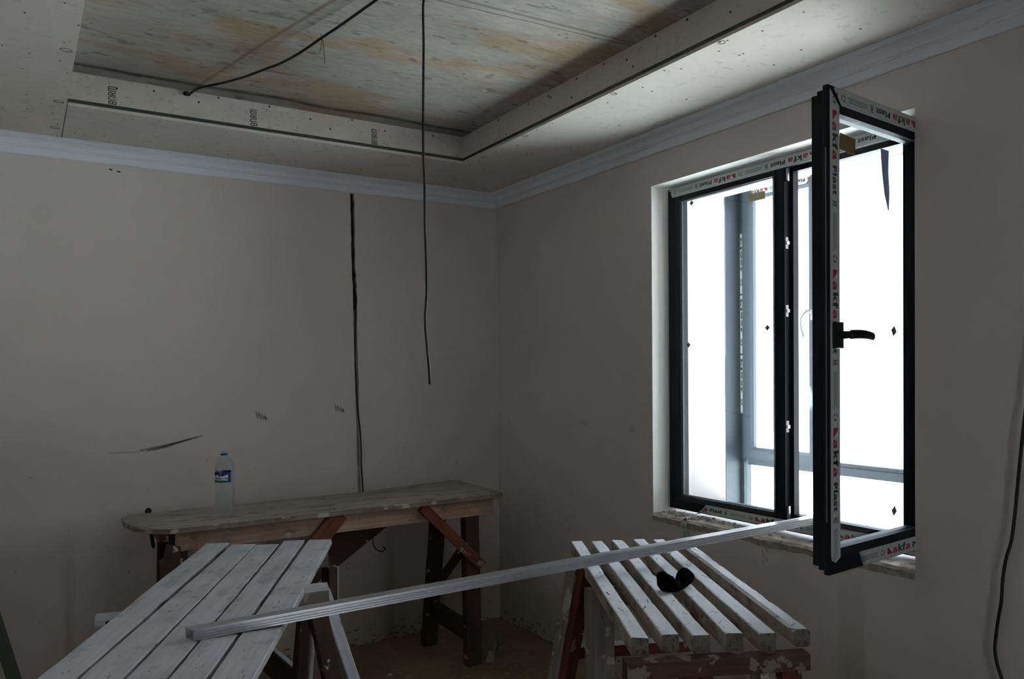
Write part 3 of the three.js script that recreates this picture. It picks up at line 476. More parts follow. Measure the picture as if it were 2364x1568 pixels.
  for (const i of [0, N]) { const A = ringAt(i), c = lev.getPoint(i / N); for (let k = 0; k < K; k++) i ? r.tri([c.x, c.y, c.z], A[k], A[(k + 1) % K]) : r.tri([c.x, c.y, c.z], A[(k + 1) % K], A[k]); }
  kid('handle', [ros, neck, r.geo()].map((g) => { const q = g.index ? g.toNonIndexed() : g; q.computeVertexNormals(); return q; }), M.handle, 'black lever handle');
}

/* ================= glazed balcony outside ================= */
const OX = 1.2, OZ = 0.928;
struct('balcony_floor', boxAt(0.55, 1.32, -0.2, -0.02, OZ - 0.1, 3.1), std({ color: 0x8a8983 }), 'grey floor slab of the narrow glazed balcony');
struct('balcony_ceiling', boxAt(0.5, 1.32, 2.80, 3.0, OZ - 0.1, 3.1), std({ color: 0x7b7974 }), 'grey ceiling slab of the narrow glazed balcony');
struct('ground', boxAt(1.4, 50, -3.5, -3.2, -40, 44), std({ color: 0xc9d2d8 }), 'pale sunlit open ground below the balcony');
struct('added_shade_wall', boxAt(0.5, 1.32, -0.02, 2.80, 2.95, 3.1), std({ color: 0xc4c0b6 }), 'pale unseen end wall added to shade the narrow glazed balcony');  // added out of view to block light over part of the balcony
{
  const sill = struct('outer_sill', boxAt(0.12, WT + 0.03, 0.872, 0.8845, WZ0, WZ1), std({ color: 0xd9dbd8 }), 'grey tiled outer sill beyond the window');
  const R = rng(8); for (let i = 0; i < 5; i++) for (let k = 0; k < 2; k++) { const x = 0.318 + k * 0.146, z = WZ0 + 0.135 + i * 0.266; const g = rbox(0.142, 0.262, 0.011, 0.002); g.rotateX(-Math.PI / 2); g.translate(x, 0.889 + R() * 0.0008, z); mesh('tile', g, std({ color: new THREE.Color(0x3f484f).offsetHSL(0, 0, (R() - 0.5) * 0.03), roughness: 0.4 }), sill); }
}
{
  // front glazing: local x -> world z, local z -> towards the room
  const W2 = new THREE.Group(); W2.name = 'window_2'; W2.userData = { kind: 'structure', label: 'full height grey framed balcony glazing seen through the window', category: 'window' };
  W2.position.set(OX, 0, OZ); W2.rotation.y = -Math.PI / 2; scene.add(W2);
  const H2 = 2.705, L2 = 2.02, box = (n, x0, x1, y0, y1, z0, z1, m = M.outFrame) => mesh(n, boxAt(x0, x1, y0, y1, z0, z1), m, W2);
  box('head_beam', -0.07, L2, H2, 2.80, -0.06, 0.012, M.outShade);
  box('corner_post', -0.07, 0.0, 0, H2, -0.07, 0.004, M.outShade);
  mesh('outer_frame', frame(L2, H2, [[0, 0], [0.03, 0], [0.034, -0.02], [0.034, -0.06], [0, -0.06]]), M.outShade, W2);
  box('transom', 0.06, L2, 0.995, 1.04, -0.055, -0.002); box('transom_bead', 0.06, L2, 1.04, 1.062, -0.045, -0.012, M.outFrame);
  box('mullion', 0.575, 0.635, 1.04, H2 - 0.06, -0.055, -0.002);
  const sx = 0.03, sw = 0.545, sy = 1.03, sh = 1.655;
  const sg = frame(sw, sh, [[0, 0.008], [0.058, 0.008], [0.072, -0.006], [0.074, -0.03], [0, -0.03]]); sg.translate(sx, sy, 0); const sash2 = mesh('balcony_sash', sg, M.outFrame, W2);
  const hd = cable([[sx + sw - 0.03, 1.90, 0.02], [sx + sw - 0.05, 1.905, 0.045], [sx + sw - 0.075, 1.87, 0.055], [sx + sw - 0.078, 1.82, 0.055], [sx + sw - 0.065, 1.765, 0.05]], 0.0085, 10); const hb = rbox(0.028, 0.06, 0.014, 0.004); hb.translate(sx + sw - 0.030, 1.885, 0.014);
  mesh('handle', [hd, hb], M.chrome, sash2).userData = { label: 'chrome curved window handle' };
  const pn = (x0, x1, y0, y1) => { const g = new THREE.PlaneGeometry(x1 - x0, y1 - y0); g.translate((x0 + x1) / 2, (y0 + y1) / 2, -0.03); mesh('window_pane', g, M.glass, W2); };
  pn(0.115, 0.505, 1.10, 2.62); pn(0.635, L2 - 0.03, 1.05, 2.675); pn(0.03, L2 - 0.03, 0.03, 1.0);
  // film on the casement head and down the corner stile
  const t1 = [[sx + 0.09, 2.632], [0.50, 2.632], [0.535, 2.678], [sx + 0.07, 2.678]], u = (x) => -(x - 0.21) / 0.41 + 0.05;
  globalThis.film('protective_film', t1, t1.map(([x, y]) => [u(x), y > 2.65 ? 0.03 : 0.97]), W2, 0.0095);
  for (const [ya, yb] of [[2.05, 2.42], [1.68, 2.04], [1.31, 1.67]]) { const t2 = [[0.004, ya], [0.022, ya], [0.022, yb], [0.004, yb]]; globalThis.film('protective_film', t2, t2.map(([x, y]) => [0.34 + 0.32 * (yb - y) / (yb - ya), x < 0.01 ? 0.8 : 0.25]), W2, 0.0015); }
  delete globalThis.film;
}
{
  const W3 = new THREE.Group(); W3.name = 'window_3'; W3.userData = { kind: 'structure', label: 'grey framed end glazing closing the short side of the balcony', category: 'window' };
  W3.position.set(0.5, 0, OZ); scene.add(W3);
  mesh('outer_frame', frame(0.70, 2.80, [[0, 0], [0.05, 0], [0.05, -0.06], [0, -0.06]]), M.outShade, W3);
  mesh('window_stile', boxAt(0.57, 0.70, 0.05, 2.75, -0.055, 0.006), M.outShade, W3);
  mesh('transom', boxAt(0.275, 0.57, 0.975, 0.998, -0.04, 0.0), M.outFrame, W3);
  const g = new THREE.PlaneGeometry(0.53, 2.74); g.translate(0.31, 1.43, -0.03); mesh('window_pane', g, M.glass, W3);
}

/* ================= cables ================= */
tag(mesh('hanging_cable', cable([[-1.440, 2.846, 1.94], [-1.446, 2.83, 1.966], [-1.453, 2.80, 1.973], [-1.453, 2.674, 1.973], [-1.457, 2.459, 1.973], [-1.458, 2.287, 1.973], [-1.455, 2.216, 1.973], [-1.455, 2.072, 1.973], [-1.452, 1.958, 1.973], [-1.452, 1.843, 1.973], [-1.458, 1.77, 1.973], [-1.457, 1.727, 1.973], [-1.45, 1.641, 1.973], [-1.445, 1.583, 1.973], [-1.443, 1.545, 1.973]], 0.0042), M.black), 'black cable hanging straight down from the ceiling in mid-room', 'cable');
{
  const t = thing('drooping_cable', 'black cable strung loosely under the concrete slab from the tray edge', 'cable', [-1.954, 2.80, 0.63]);
  const P = [[-1.968, 2.824, 0.619], [-1.965, 2.824, 0.622], [-1.954, 2.815, 0.66], [-1.94, 2.808, 0.76], [-1.905, 2.803, 0.84], [-1.872, 2.80, 0.90], [-1.812, 2.795, 1.03], [-1.748, 2.797, 1.18], [-1.726, 2.80, 1.217], [-1.685, 2.803, 1.36], [-1.652, 2.808, 1.53], [-1.625, 2.812, 1.66], [-1.602, 2.816, 1.79], [-1.578, 2.822, 1.92], [-1.56, 2.834, 2.02]].map(([x, y, z]) => [x + 1.954, y - 2.80, z - 0.63]);
  mesh('cable_sheath', cable(P, 0.0048), M.black, t);
  mesh('tie_wire', [cable([[0.302, 0.022, 0.9], [0.303, 0.0, 0.902], [0.300, -0.02, 0.905], [0.292, -0.05, 0.912]], 0.0011, 5), cable([[0.304, 0.012, 0.9], [0.309, -0.01, 0.902], [0.311, -0.045, 0.903], [0.312, -0.085, 0.904]], 0.0011, 5)], M.rust, t);
  const k = new THREE.IcosahedronGeometry(0.014, 1); k.scale(1.3, 0.7, 0.8); k.translate(-0.006, 0.024, -0.006); mesh('cable_knot', k, M.black, t);
}
tag(mesh('wall_cable', cable([[-0.966, 2.60, -0.012], [-0.962, 2.43, -0.010], [-0.964, 2.234, -0.008], [-0.955, 2.085, -0.006], [-0.946, 2.011, -0.002], [-0.953, 1.935, -0.002], [-0.956, 1.835, -0.003], [-0.958, 1.611, 0.0], [-0.955, 1.486, 0.004], [-0.949, 1.36, 0.008], [-0.938, 1.234, 0.012], [-0.935, 1.134, 0.014], [-0.935, 1.033, 0.014], [-0.929, 0.93, 0.014], [-0.925, 0.84, 0.016]], 0.0042), M.black), 'black cable running down the slot in the back wall', 'cable');
tag(mesh('trailing_cable', cable([[-0.012, 2.2, 3.25], [-0.015, 1.8, 3.19], [-0.02, 1.408, 3.146], [-0.02, 1.262, 3.132], [-0.02, 1.127, 3.12], [-0.02, 1.045, 3.11], [-0.02, 0.989, 3.095], [-0.02, 0.919, 3.085], [-0.02, 0.851, 3.081], [-0.02, 0.794, 3.072], [-0.02, 0.737, 3.065], [-0.02, 0.695, 3.062], [-0.02, 0.65, 3.069], [-0.02, 0.609, 3.083], [-0.02, 0.4, 3.14], [-0.02, 0.12, 3.2], [-0.03, 0.006, 3.24]], 0.0052), M.black), 'black cable trailing down the window wall right of the open sash', 'cable');

/* ================= workbench along the back wall ================= */
{
  const B = [-1.25, 0, 0.35], t = thing('workbench', 'rough wooden workbench with pale pine apron standing along the back wall', 'workbench', B);
  const v = (x, y, z) => V(x - B[0], y - B[1], z - B[2]);
  const top = 0.92, th = 0.024, poly = [[-2.07, 0.712], [-1.5, 0.70], [-1.0, 0.690], [-0.42, 0.676], [-0.372, 0.655], [-0.360, 0.60], [-0.338, 0.10], [-0.365, 0.055], [-0.62, 0.10], [-1.02, 0.19], [-1.6, 0.212], [-2.12, 0.225], [-2.185, 0.235], [-2.215, 0.30], [-2.218, 0.40], [-2.212, 0.452], [-2.02, 0.463], [-2.208, 0.468], [-2.195, 0.55], [-2.13, 0.66]];
  const s = new THREE.Shape(); poly.forEach(([x, z], i) => (i ? s.lineTo(x - B[0], -(z - B[2])) : s.moveTo(x - B[0], -(z - B[2]))));
  const g = new THREE.ExtrudeGeometry(s, { depth: th - 0.006, bevelEnabled: true, bevelSize: 0.003, bevelThickness: 0.003, bevelSegments: 2 }); g.rotateX(-Math.PI / 2); g.translate(0, top - th + 0.003, 0); boxUV(g);
  mesh('bench_top', g, [M.benchTop, M.benchSide], t);
  const W = [M.pine, M.pine, M.benchSide];
  bar('apron', v(-2.035, 0.846, 0.607), v(-0.408, 0.849, 0.607), 0.026, 0.096, W, t, { seed: 3 });
  bar('back_rail', v(-2.03, 0.846, 0.24), v(-0.48, 0.846, 0.20), 0.026, 0.09, M.darkWood, t, { seed: 4 });
  const post = (n, a, b, w, d, m, sd) => bar(n, a, b, w, d, m, t, { up: V(0, 0, 1), seed: sd });
  post('leg', v(-0.548, 0, 0.625), v(-0.528, 0.89, 0.565), 0.085, 0.06, M.darkWood, 5);
  post('leg', v(-0.613, 0, 0.215), v(-0.552, 0.89, 0.25), 0.085, 0.05, M.darkWood, 6);
  post('leg', v(-2.02, 0, 0.62), v(-2.02, 0.89, 0.565), 0.075, 0.06, M.darkWood, 7);
  post('leg', v(-2.03, 0, 0.2), v(-2.02, 0.89, 0.26), 0.075, 0.05, M.darkWood, 8);
  bar('lower_rail', v(-0.605, 0.222, 0.245), v(-0.575, 0.182, 0.60), 0.022, 0.115, M.darkWood, t, { seed: 9 });
  bar('lower_rail', v(-2.02, 0.2, 0.24), v(-2.02, 0.2, 0.58), 0.022, 0.11, M.darkWood, t, { seed: 10 });
  bar('brace', v(-0.845, 0.885, 0.634), v(-0.49, 0.53, 0.630), 0.022, 0.055, M.braceWood, t, { up: V(0.7, 0.7, 0), seed: 11, wear: 0.004 });
  bar('brace', v(-1.285, 0.895, 0.634), v(-1.66, 0.48, 0.632), 0.022, 0.085, M.braceWood, t, { up: V(-0.7, 0.7, 0), seed: 12, wear: 0.004 });
  bar('cross_brace', v(-0.425, 0.66, 0.42), v(-0.66, 0.36, 0.38), 0.02, 0.05, M.darkWood, t, { up: V(-0.7, 0.7, 0), seed: 13 });
  { // wide dark board slung diagonally under the bench
    const sh = new THREE.Shape(); [[-0.93, 0.80], [-0.915, 0.79], [-0.93, 0.772], [-1.45, 0.44], [-1.62, 0.56], [-1.2, 0.80]].forEach(([x, y], i) => (i ? sh.lineTo(x - B[0], y) : sh.moveTo(x - B[0], y)));
    const gg = new THREE.ExtrudeGeometry(sh, { depth: 0.02, bevelEnabled: false }); gg.translate(0, 0, 0.40 - B[2]); boxUV(gg); const bd = mesh('under_board', gg, M.darkWood, t); bd.userData = { label: 'wide dark board slanting under the bench' };
    mesh('iron_hook', cable([[-1.03, 0.705, 0.425], [-1.035, 0.69, 0.425], [-1.022, 0.655, 0.425], [-1.0, 0.635, 0.425], [-0.982, 0.63, 0.425], [-0.97, 0.637, 0.425], [-0.968, 0.65, 0.425], [-0.977, 0.652, 0.425]].map(([x, y, z]) => [x - B[0], y, z - B[2]]), 0.0035, 7), M.rust, t).userData = { label: 'rusty curled iron hook' };
  }
  { // iron rod nailed to the back edge of the top
    const h = new THREE.TorusGeometry(0.011, 0.006, 8, 18); h.rotateY(0.5); h.translate(-2.092 - B[0], 0.925, 0.205 - B[2]);
    mesh('iron_rod', [cable([[-2.09, 0.92, 0.205], [-2.088, 0.90, 0.205], [-2.078, 0.80, 0.206], [-2.072, 0.752, 0.206]].map(([x, y, z]) => [x - B[0], y, z - B[2]]), 0.0085), h], M.black, t).userData = { label: 'dark iron rod with a ring top hanging behind the bench end' };
  }
  bar('end_block', v(-2.075, 0.868, 0.58), v(-2.075, 0.868, 0.36), 0.05, 0.052, M.braceWood, t, { seed: 14 });
}
{ // dark boards standing behind the left leg of the bench
  const t = thing('offcut_board', 'dark notched board offcut leaning on the left leg of the workbench', 'board', [-2.09, 0, 0.66]);
  const sh = new THREE.Shape(); [[-0.03, 0], [0.06, 0], [0.065, 0.83], [0.012, 0.845], [0.0, 0.79], [-0.02, 0.775], [-0.02, 0.785], [-0.005, 0.60]].forEach((p, i) => (i ? sh.lineTo(...p) : sh.moveTo(...p)));
  const g = new THREE.ExtrudeGeometry(sh, { depth: 0.016, bevelEnabled: true, bevelSize: 0.0015, bevelThickness: 0.0015, bevelSegments: 1 }); boxUV(g); mesh('board_blank', g, M.darkWood, t);
}
{ // curled scrap by the right leg
  const r = new Raw(), N = 14, row = (i) => { const a = i / N, x = -0.478 + 0.055 * Math.sin(a * 2.4), y = 0.235 - a * 0.19, w = 0.022 * Math.sin(Math.PI * clamp(a, 0.02, 0.98)) + 0.002; return [[x, y, 0.66 - w], [x + 0.008, y - 0.004, 0.66], [x, y, 0.66 + w]]; };
  for (let i = 0; i < N; i++) { const A = row(i), Bq = row(i + 1); for (let k = 0; k < 2; k++) { r.quad(A[k], Bq[k], Bq[k + 1], A[k + 1]); r.quad(A[k + 1].map((c, j) => c - (j === 0 ? 0.003 : 0)), Bq[k + 1].map((c, j) => c - (j === 0 ? 0.003 : 0)), Bq[k].map((c, j) => c - (j === 0 ? 0.003 : 0)), A[k].map((c, j) => c - (j === 0 ? 0.003 : 0))); } }
  r.quad([-0.478, 0, 0.64], [-0.44, 0, 0.66], [-0.43, 0.06, 0.66], [-0.455, 0.06, 0.64]);
  tag(mesh('plastic_scrap', r.geo(), std({ color: 0x8f8c80, roughness: 0.6, side: THREE.DoubleSide })), 'pale curled plastic scrap leaning on the right front leg of the workbench', 'scrap');
}
/* bottle */
{
  const t = thing('water_bottle', 'empty clear plastic water bottle without cap standing on the workbench', 'bottle', [-1.806, 0.9205, 0.538]);
  const pf = [[0.0, 0.004], [0.02, 0.004], [0.034, 0.0005], [0.041, 0.002], [0.0445, 0.010]];
  for (let i = 0; i < 9; i++) { const y = 0.018 + i * 0.0148; pf.push([0.0450, y], [0.0455, y + 0.006], [0.0438, y + 0.0100], [0.0438, y + 0.0115]); }
  pf.push([0.0445, 0.153], [0.0450, 0.158], [0.0445, 0.163], [0.0425, 0.167], [0.0422, 0.205], [0.0440, 0.209], [0.0455, 0.216], [0.0445, 0.230], [0.041, 0.246], [0.034, 0.263], [0.024, 0.277], [0.016, 0.284], [0.0135, 0.288], [0.0135, 0.293]);
  mesh('bottle_body', new THREE.LatheGeometry(pf.map((p) => new THREE.Vector2(...p)), 48), new THREE.MeshPhysicalMaterial({ color: 0xf2f5f7, roughness: 0.06, transmission: 1, thickness: 0, ior: 1.45 }), t);
  mesh('bottle_mouth', new THREE.LatheGeometry([[0.0135, 0.293], [0.0142, 0.294], [0.0142, 0.303], [0.0125, 0.305], [0.0115, 0.303], [0.0115, 0.292]].map((p) => new THREE.Vector2(...p)), 32), new THREE.MeshPhysicalMaterial({ color: 0xdfe8f0, roughness: 0.1, transmission: 0.9, thickness: 0 }), t);
  const ring = new THREE.LatheGeometry([[0.0138, 0.286], [0.0168, 0.2865], [0.0168, 0.2935], [0.0138, 0.294]].map((p) => new THREE.Vector2(...p)), 32); mesh('cap_ring', ring, std({ color: 0x0b1c5c, roughness: 0.4 }), t).userData = { label: 'dark blue ring left from the cap' };
  const lt = paint(512, 128, null, (g, W, H) => {
    g.fillStyle = '#c8d2d6'; g.fillRect(0, 0, W, H); g.fillStyle = '#101a6a'; g.beginPath(); g.moveTo(0, 0); g.lineTo(W, 0); g.lineTo(W, H * 0.28); for (let i = 0; i <= 20; i++) { const x = W - i / 20 * W; g.lineTo(x, H * (0.34 + 0.10 * Math.sin(i * 1.9) * Math.sin(i * 0.7))); } g.fill();
    g.fillStyle = '#e8eef2'; for (const x of [60, 190, 330, 450]) { g.beginPath(); g.moveTo(x, H * 0.36); g.lineTo(x + 14, H * 0.20); g.lineTo(x + 32, H * 0.38); g.fill(); g.beginPath(); g.ellipse(x + 55, H * 0.17, 12, 6, 0, 0, 7); g.fill(); }
    g.fillStyle = '#16345a'; g.font = 'bold 30px sans-serif'; for (const x of [46, 176, 316, 436]) for (let k = 0; k < 5; k++) g.fillRect(x + k * 15, H * 0.52, 9, H * 0.18);
    g.fillStyle = '#127048'; g.fillRect(0, H * 0.78, W, H * 0.22); g.fillStyle = '#101a6a'; g.fillRect(470, 0, 42, H);
  });
  const lab = new THREE.CylinderGeometry(0.0432, 0.0432, 0.048, 48, 1, true, 2.2, 4.6); lab.translate(0, 0.187, 0); mesh('bottle_label', lab, new THREE.MeshStandardMaterial({ map: lt, roughness: 0.45, side: THREE.DoubleSide }), t).userData = { label: 'blue white and green wrap label' };
}

/* ================= plank table on a trestle (left) ================= */
{
  const B = [-2.05, 0, 1.7], t = thing('plank_table', 'whitish table of five planks on a wooden trestle in the left foreground', 'table', B);
  const near = [[-2.59, 2.197], [-2.505, 2.252], [-2.413, 2.313], [-2.327, 2.369], [-2.245, 2.423], [-2.151, 2.484]];
  const far = [[[-1.951, 0.846], [-1.865, 0.905]], [[-1.865, 0.945], [-1.781, 0.993]], [[-1.777, 0.996], [-1.697, 1.040]], [[-1.677, 1.013], [-1.571, 1.013]], [[-1.572, 1.054], [-1.482, 1.073]]];
  const mats = [M.plankSide, M.plankTop, M.plankSide];
  for (let i = 0; i < 5; i++) {
    const n = [(near[i][0] + near[i + 1][0]) / 2, (near[i][1] + near[i + 1][1]) / 2], f = [(far[i][0][0] + far[i][1][0]) / 2, (far[i][0][1] + far[i][1][1]) / 2];
    const dx = n[0] - f[0], dz = n[1] - f[1], L = Math.hypot(dx, dz), ex = 0.30 + 0.03 * i, gap = [0.009, 0.006, 0.007, 0.010, 0.004][i];
    const wN = Math.abs((near[i + 1][0] - near[i][0]) * dz / L - (near[i + 1][1] - near[i][1]) * dx / L);
    const dy = [0, 0.001, -0.001, 0.001, 0.0025][i];
    bar('plank', V(n[0] + dx / L * ex - B[0], 0.859 + dy, n[1] + dz / L * ex - B[2]), V(f[0] - B[0], 0.859 + dy, f[1] - B[2]), Math.min(wN, 0.104) - gap, 0.022, mats, t, { seed: 20 + i, bevel: 0.0018, wave: 0.0016, uOff: i * 0.7, wear: i === 4 ? 0.006 : 0.002 });
  }
  const v = (x, y, z) => V(x - B[0], y, z - B[2]);
  // cross bar under the planks with worn ends showing on both sides
  bar('cross_bar', v(-2.42, 0.822, 1.622), v(-1.90, 0.824, 1.736), 0.055, 0.045, M.paleWood, t, { seed: 30, bevel: 0.012, wear: 0.006 });
  bar('cross_bar', v(-1.90, 0.835, 1.744), v(-1.738, 0.841, 1.782), 0.075, 0.066, [M.greyWood, M.paleWood, M.greyWood], t, { seed: 44, bevel: 0.012, wear: 0.006 });
  bar('cross_bar', v(-2.06, 0.825, 1.13), v(-1.56, 0.825, 1.26), 0.05, 0.045, M.greyWood, t, { seed: 31, bevel: 0.006 });
  const post = (n, a, b, w, d, m, sd) => bar(n, a, b, w, d, m, t, { up: V(0.2, 0, 1), seed: sd, wear: 0.003 });
  post('leg', v(-1.885, 0, 1.745), v(-1.808, 0.855, 1.775), 0.045, 0.036, M.darkWood, 32);
  post('leg', v(-1.63, 0, 1.83), v(-1.788, 0.82, 1.80), 0.062, 0.03, M.darkWood, 33);
  mesh('white_edge_batten', timber(v(-1.858, 0, 1.757), v(-1.784, 0.85, 1.787), 0.014, 0.04, { up: V(0.2, 0, 1), seed: 34 }), M.paleWood, t);
  mesh('white_edge_batten', timber(v(-1.495, 0, 1.80), v(-1.752, 0.85, 1.77), 0.042, 0.03, { up: V(0.2, 0, 1), seed: 35 }), M.paleWood, t);
  post('leg', v(-2.50, 0, 1.60), v(-2.36, 0.83, 1.63), 0.045, 0.05, M.darkWood, 36);
  post('leg', v(-2.22, 0, 1.66), v(-2.38, 0.83, 1.63), 0.045, 0.05, M.darkWood, 37);
  post('leg', v(-1.565, 0, 1.24), v(-1.555, 0.80, 1.26), 0.04, 0.06, M.darkWood, 38);
  mesh('white_edge_batten', timber(v(-1.542, 0, 1.25), v(-1.532, 0.80, 1.27), 0.006, 0.04, { up: V(0.2, 0, 1), seed: 39 }), M.paleWood, t);
  post('leg', v(-2.06, 0, 1.12), v(-2.06, 0.80, 1.14), 0.04, 0.06, M.darkWood, 40);
  bar('stretcher', v(-1.838, 0.545, 1.74), v(-1.87, 0.545, 1.2), 0.02, 0.11, [M.darkWood, M.paleWood, M.darkWood], t, { seed: 41 });
  bar('stretcher', v(-2.42, 0.3, 1.62), v(-1.63, 0.3, 1.79), 0.02, 0.09, M.darkWood, t, { seed: 42 });
}
/* ================= slatted trestle table (right) ================= */
{
  const B = [-0.76, 0, 2.32], t = thing('slatted_trestle', 'trestle table topped with six plaster-white slats on red-brown legs below the window', 'trestle', B);
  const near = [[-1.235, 2.747], [-1.153, 2.776], [-1.086, 2.824], [-1.0, 2.86], [-0.925, 2.91], [-0.828, 2.944]], far = [[-0.66, 1.687], [-0.59, 1.735], [-0.504, 1.763], [-0.423, 1.808], [-0.356, 1.854], [-0.27, 1.895]];
  const cx = 0.0225, cz = 0.0105, v = (x, y, z) => V(x - B[0], y, z - B[2]);
  for (let i = 0; i < 6; i++) bar('slat', v(near[i][0] + cx, 0.845 + [0, 0.001, 0, 0, 0, 0.003][i], near[i][1] + cz), v(far[i][0] + cx, 0.845 + [0, 0, 0, 0.001, 0, 0][i], far[i][1] + cz), 0.0475, 0.05, [M.slatSide, M.slatTop, M.slatEnd], t, { seed: 50 + i, bevel: i === 5 ? 0.008 : 0.003, wave: 0.0014, uOff: i * 0.63, wear: 0.003 });
  // beams under both ends
  bar('cross_beam', v(-1.272, 0.798, 2.765), v(-0.815, 0.798, 2.975), 0.05, 0.045, M.beamWood, t, { seed: 60, wear: 0.003 });
  bar('cross_beam', v(-0.76, 0.786, 1.948), v(-0.275, 0.786, 2.157), 0.02, 0.066, M.greyWood, t, { seed: 61, bevel: 0.008 });
  bar('cross_beam', v(-0.88, 0.786, 2.175), v(-0.388, 0.786, 2.394), 0.02, 0.066, M.greyWood, t, { seed: 62, bevel: 0.008 });
  const post = (n, a, b, w, d, m, sd) => bar(n, a, b, w, d, m, t, { up: V(-0.4, 0, 0.9), seed: sd, wear: 0.003 });
  post('leg', v(-0.855, 0, 2.985), v(-0.862, 0.776, 2.955), 0.056, 0.045, M.redWood, 63);
  post('leg', v(-1.115, 0, 2.86), v(-1.118, 0.776, 2.84), 0.042, 0.045, M.redWood, 64);
  post('side_board', v(-0.90, 0, 2.91), v(-0.915, 0.778, 2.90), 0.022, 0.07, M.greyWood, 65);
  bar('brace', v(-1.215, 0.775, 2.78), v(-1.0, 0.42, 2.885), 0.02, 0.05, M.redWood, t, { up: V(0.7, 0.7, 0), seed: 66 });
  post('leg', v(-0.905, 0, 2.2), v(-0.915, 0.83, 2.2), 0.10, 0.03, M.greyWood, 67);
  // A-shaped rear frame
  bar('leg', v(-1.03, 0, 2.0), v(-0.82, 0.84, 2.0), 0.045, 0.062, M.redWood, t, { up: V(1, 0, -0.2), seed: 68 });
  bar('side_board', v(-1.052, 0, 1.975), v(-0.86, 0.835, 1.972), 0.05, 0.022, M.greyWood, t, { up: V(1, 0, -0.2), seed: 69, wear: 0.003 });
  post('leg', v(-0.34, 0, 2.2), v(-0.42, 0.82, 2.15), 0.05, 0.045, M.redWood, 70);
  bar('stretcher', v(-0.925, 0.535, 1.955), v(-0.45, 0.535, 2.16), 0.05, 0.045, [M.redWood, M.paleWood, M.redWood], t, { seed: 71 });
  bar('stretcher', v(-1.10, 0.3, 2.84), v(-0.86, 0.3, 2.955), 0.02, 0.06, M.redWood, t, { seed: 72 });
  bar('side_board', v(-1.185, 0.02, 2.70), v(-1.20, 0.80, 2.735), 0.03, 0.022, M.greyWood, t, { seed: 73, up: V(-0.4, 0, 0.9) });
}
/* black cloth scrap lying across the slats */
{
  const pts = [V(-0.848, 0.925, 2.442), V(-0.850, 0.912, 2.450), V(-0.846, 0.897, 2.462), V(-0.832, 0.888, 2.474), V(-0.812, 0.885, 2.478), V(-0.79, 0.889, 2.472), V(-0.768, 0.897, 2.462), V(-0.742, 0.905, 2.452)];
  const c = new THREE.CatmullRomCurve3(pts), N = 46, K = 26, fr = c.computeFrenetFrames(N), r = new Raw();
  const rad = (t) => t < 0.08 ? 0.012 + 0.08 * t : t < 0.42 ? 0.0185 + 0.010 * smooth(0.08, 0.25, t) : t < 0.58 ? 0.0285 - 0.011 * smooth(0.42, 0.58, t) : 0.0175 + 0.010 * smooth(0.6, 0.9, t);
  const ring = (i) => { const t = i / N, p = c.getPoint(t); return Array.from({ length: K }, (_, k) => { const a = k / K * Math.PI * 2, w = 1 + 0.22 * (fbm(t * 9, Math.cos(a) * 1.5 + 3, 501, 3) - 0.5) + 0.12 * (fbm(t * 22 + 4, Math.sin(a) * 2 + 3, 507, 2) - 0.5), q = rad(t) * w * (i === N ? 0.72 : 1); const n = fr.normals[i], b = fr.binormals[i]; const v2 = p.clone().addScaledVector(n, Math.cos(a) * q).addScaledVector(b, Math.sin(a) * q); return [v2.x, Math.max(v2.y, 0.8705), v2.z]; }); };
  const rings = Array.from({ length: N + 1 }, (_, i) => ring(i));
  for (let i = 0; i < N; i++) for (let k = 0; k < K; k++) r.quad(rings[i][k], rings[i + 1][k], rings[i + 1][(k + 1) % K], rings[i][(k + 1) % K]);
  const e = c.getPoint(1); for (let k = 0; k < K; k++) r.tri([e.x, e.y, e.z], rings[N][(k + 1) % K], rings[N][k]);
  const d = c.getPoint(0.03); for (let k = 0; k < K; k++) r.tri([d.x, d.y, d.z], rings[0][k], rings[0][(k + 1) % K]);
  tag(mesh('cloth_scrap', r.geo(), satin({ color: 0x030303, roughness: 1, specularIntensity: 0.1 })), 'curled black cloth scrap lying across the white slats', 'cloth');
}
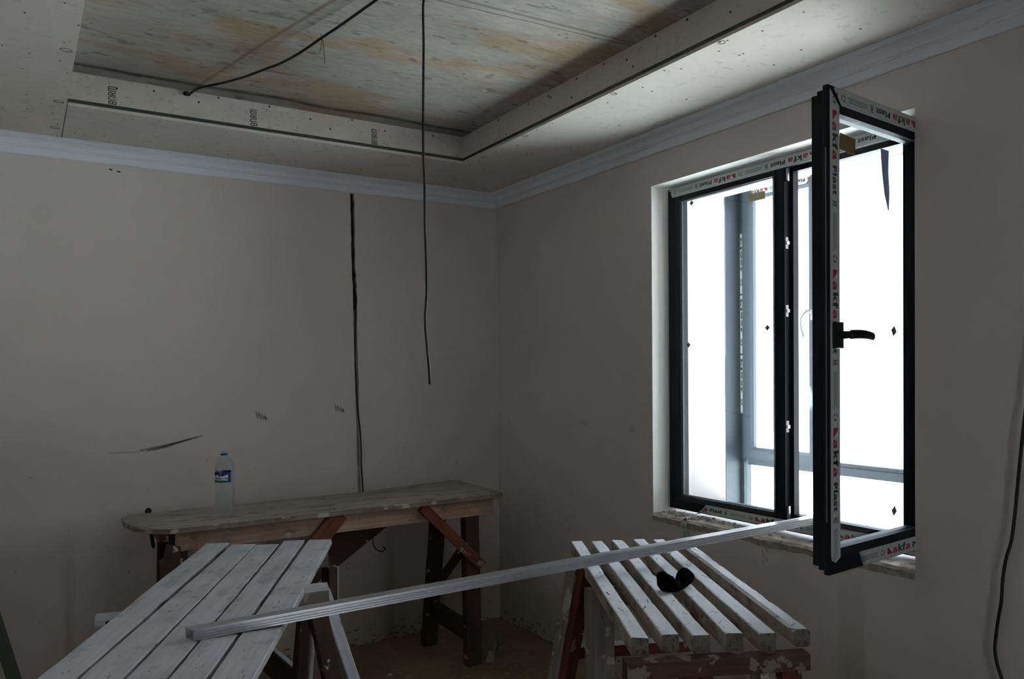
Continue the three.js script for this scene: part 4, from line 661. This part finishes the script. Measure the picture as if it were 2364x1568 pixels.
/* galvanised stud reaching from the plank table to the window frame */
function studOutline(w, h, ribs) {
  const s = 0.0014, o = [[-w / 2, 0], [-w / 2, h]];                       // -w/2 is the ribbed face
  o.splice(1, 0, ...ribs.flatMap((y) => [[-w / 2, y - 0.0030], [-w / 2 + 0.0030, y - 0.0010], [-w / 2 + 0.0030, y + 0.0010], [-w / 2, y + 0.0030]]));
  o.push([-w / 2 + w * 0.3, h], [-w / 2 + w * 0.33, h - 0.0006], [w / 2 - w * 0.3, h - 0.0006], [w / 2 - w * 0.27, h], [w / 2, h], [w / 2, 0], [w / 2 - 0.008, 0], [w / 2 - 0.008, s], [w / 2 - s, s], [w / 2 - s, h - s - 0.0006], [-w / 2 + s + 0.0034, h - s - 0.0006], [-w / 2 + s + 0.0034, s], [-w / 2 + 0.010, s], [-w / 2 + 0.010, 0]);
  return o;
}
{
  const p = V(-2.222, 0.8715, 2.107), q = V(0.17, 0.9585, 2.297), dir = q.clone().sub(p).normalize();
  const t = thing('metal_stud', 'long galvanised metal stud lying from the plank table up to the window frame', 'metal stud', [p.x, p.y, p.z]);
  const flip = studOutline(0.042, 0.029, [0.007, 0.0145, 0.022]).map(([a, b]) => [-a, b]);
  const sg = extrude(flip, V(0, 0, 0), q.clone().sub(p)), sp = sg.attributes.position, ax = dir, sd = new THREE.Vector3().crossVectors(ax, V(0, 1, 0)).normalize();
  for (let i = 0; i < sp.count; i++) { const w = V(sp.getX(i), sp.getY(i), sp.getZ(i)); if (w.dot(ax) < 0.05) { const k = (0.021 - w.dot(sd)) * 0.42; sp.setXYZ(i, w.x - ax.x * k, w.y - ax.y * k, w.z - ax.z * k); } }
  sg.computeVertexNormals(); mesh('stud_profile', sg, M.galv, t);
}
{
  const t = thing('leaning_stud', 'grey metal stud leaning on the left wall at the picture edge', 'metal stud', [-2.505, 0, 1.2]);
  mesh('stud_profile', extrude(studOutline(0.04, 0.028, [0.008, 0.018]), V(0, 0.003, 0), V(-0.548, 2.25, -0.02), V(0, 0, 1)), M.galvDark, t);
}
/* a few crumbs on the floor */
{
  const R = rng(17);
  const spots = [[-0.99, 0.53], [-0.85, 0.72], [-0.7, 0.9], [-0.42, 0.62], [-0.3, 0.5]];
  spots.forEach(([x, z], i) => { const g = new THREE.IcosahedronGeometry(0.006 + R() * 0.006, 1); g.scale(1.2, 0.7, 1); g.translate(x, 0.005, z); tag(mesh('plaster_crumb', g, M.mortar), ['small pale plaster crumb on the floor nearest the back wall, left of the bench legs', 'small pale plaster crumb on the open floor left of the bench leg', 'small pale plaster crumb on the floor in front of the bench leg', 'small pale plaster crumb right beside the right front bench leg', 'small pale plaster crumb on the floor under the window wall corner'][i], 'crumb', 'plaster crumbs on the floor'); });
}
renderer.render(scene, camera);
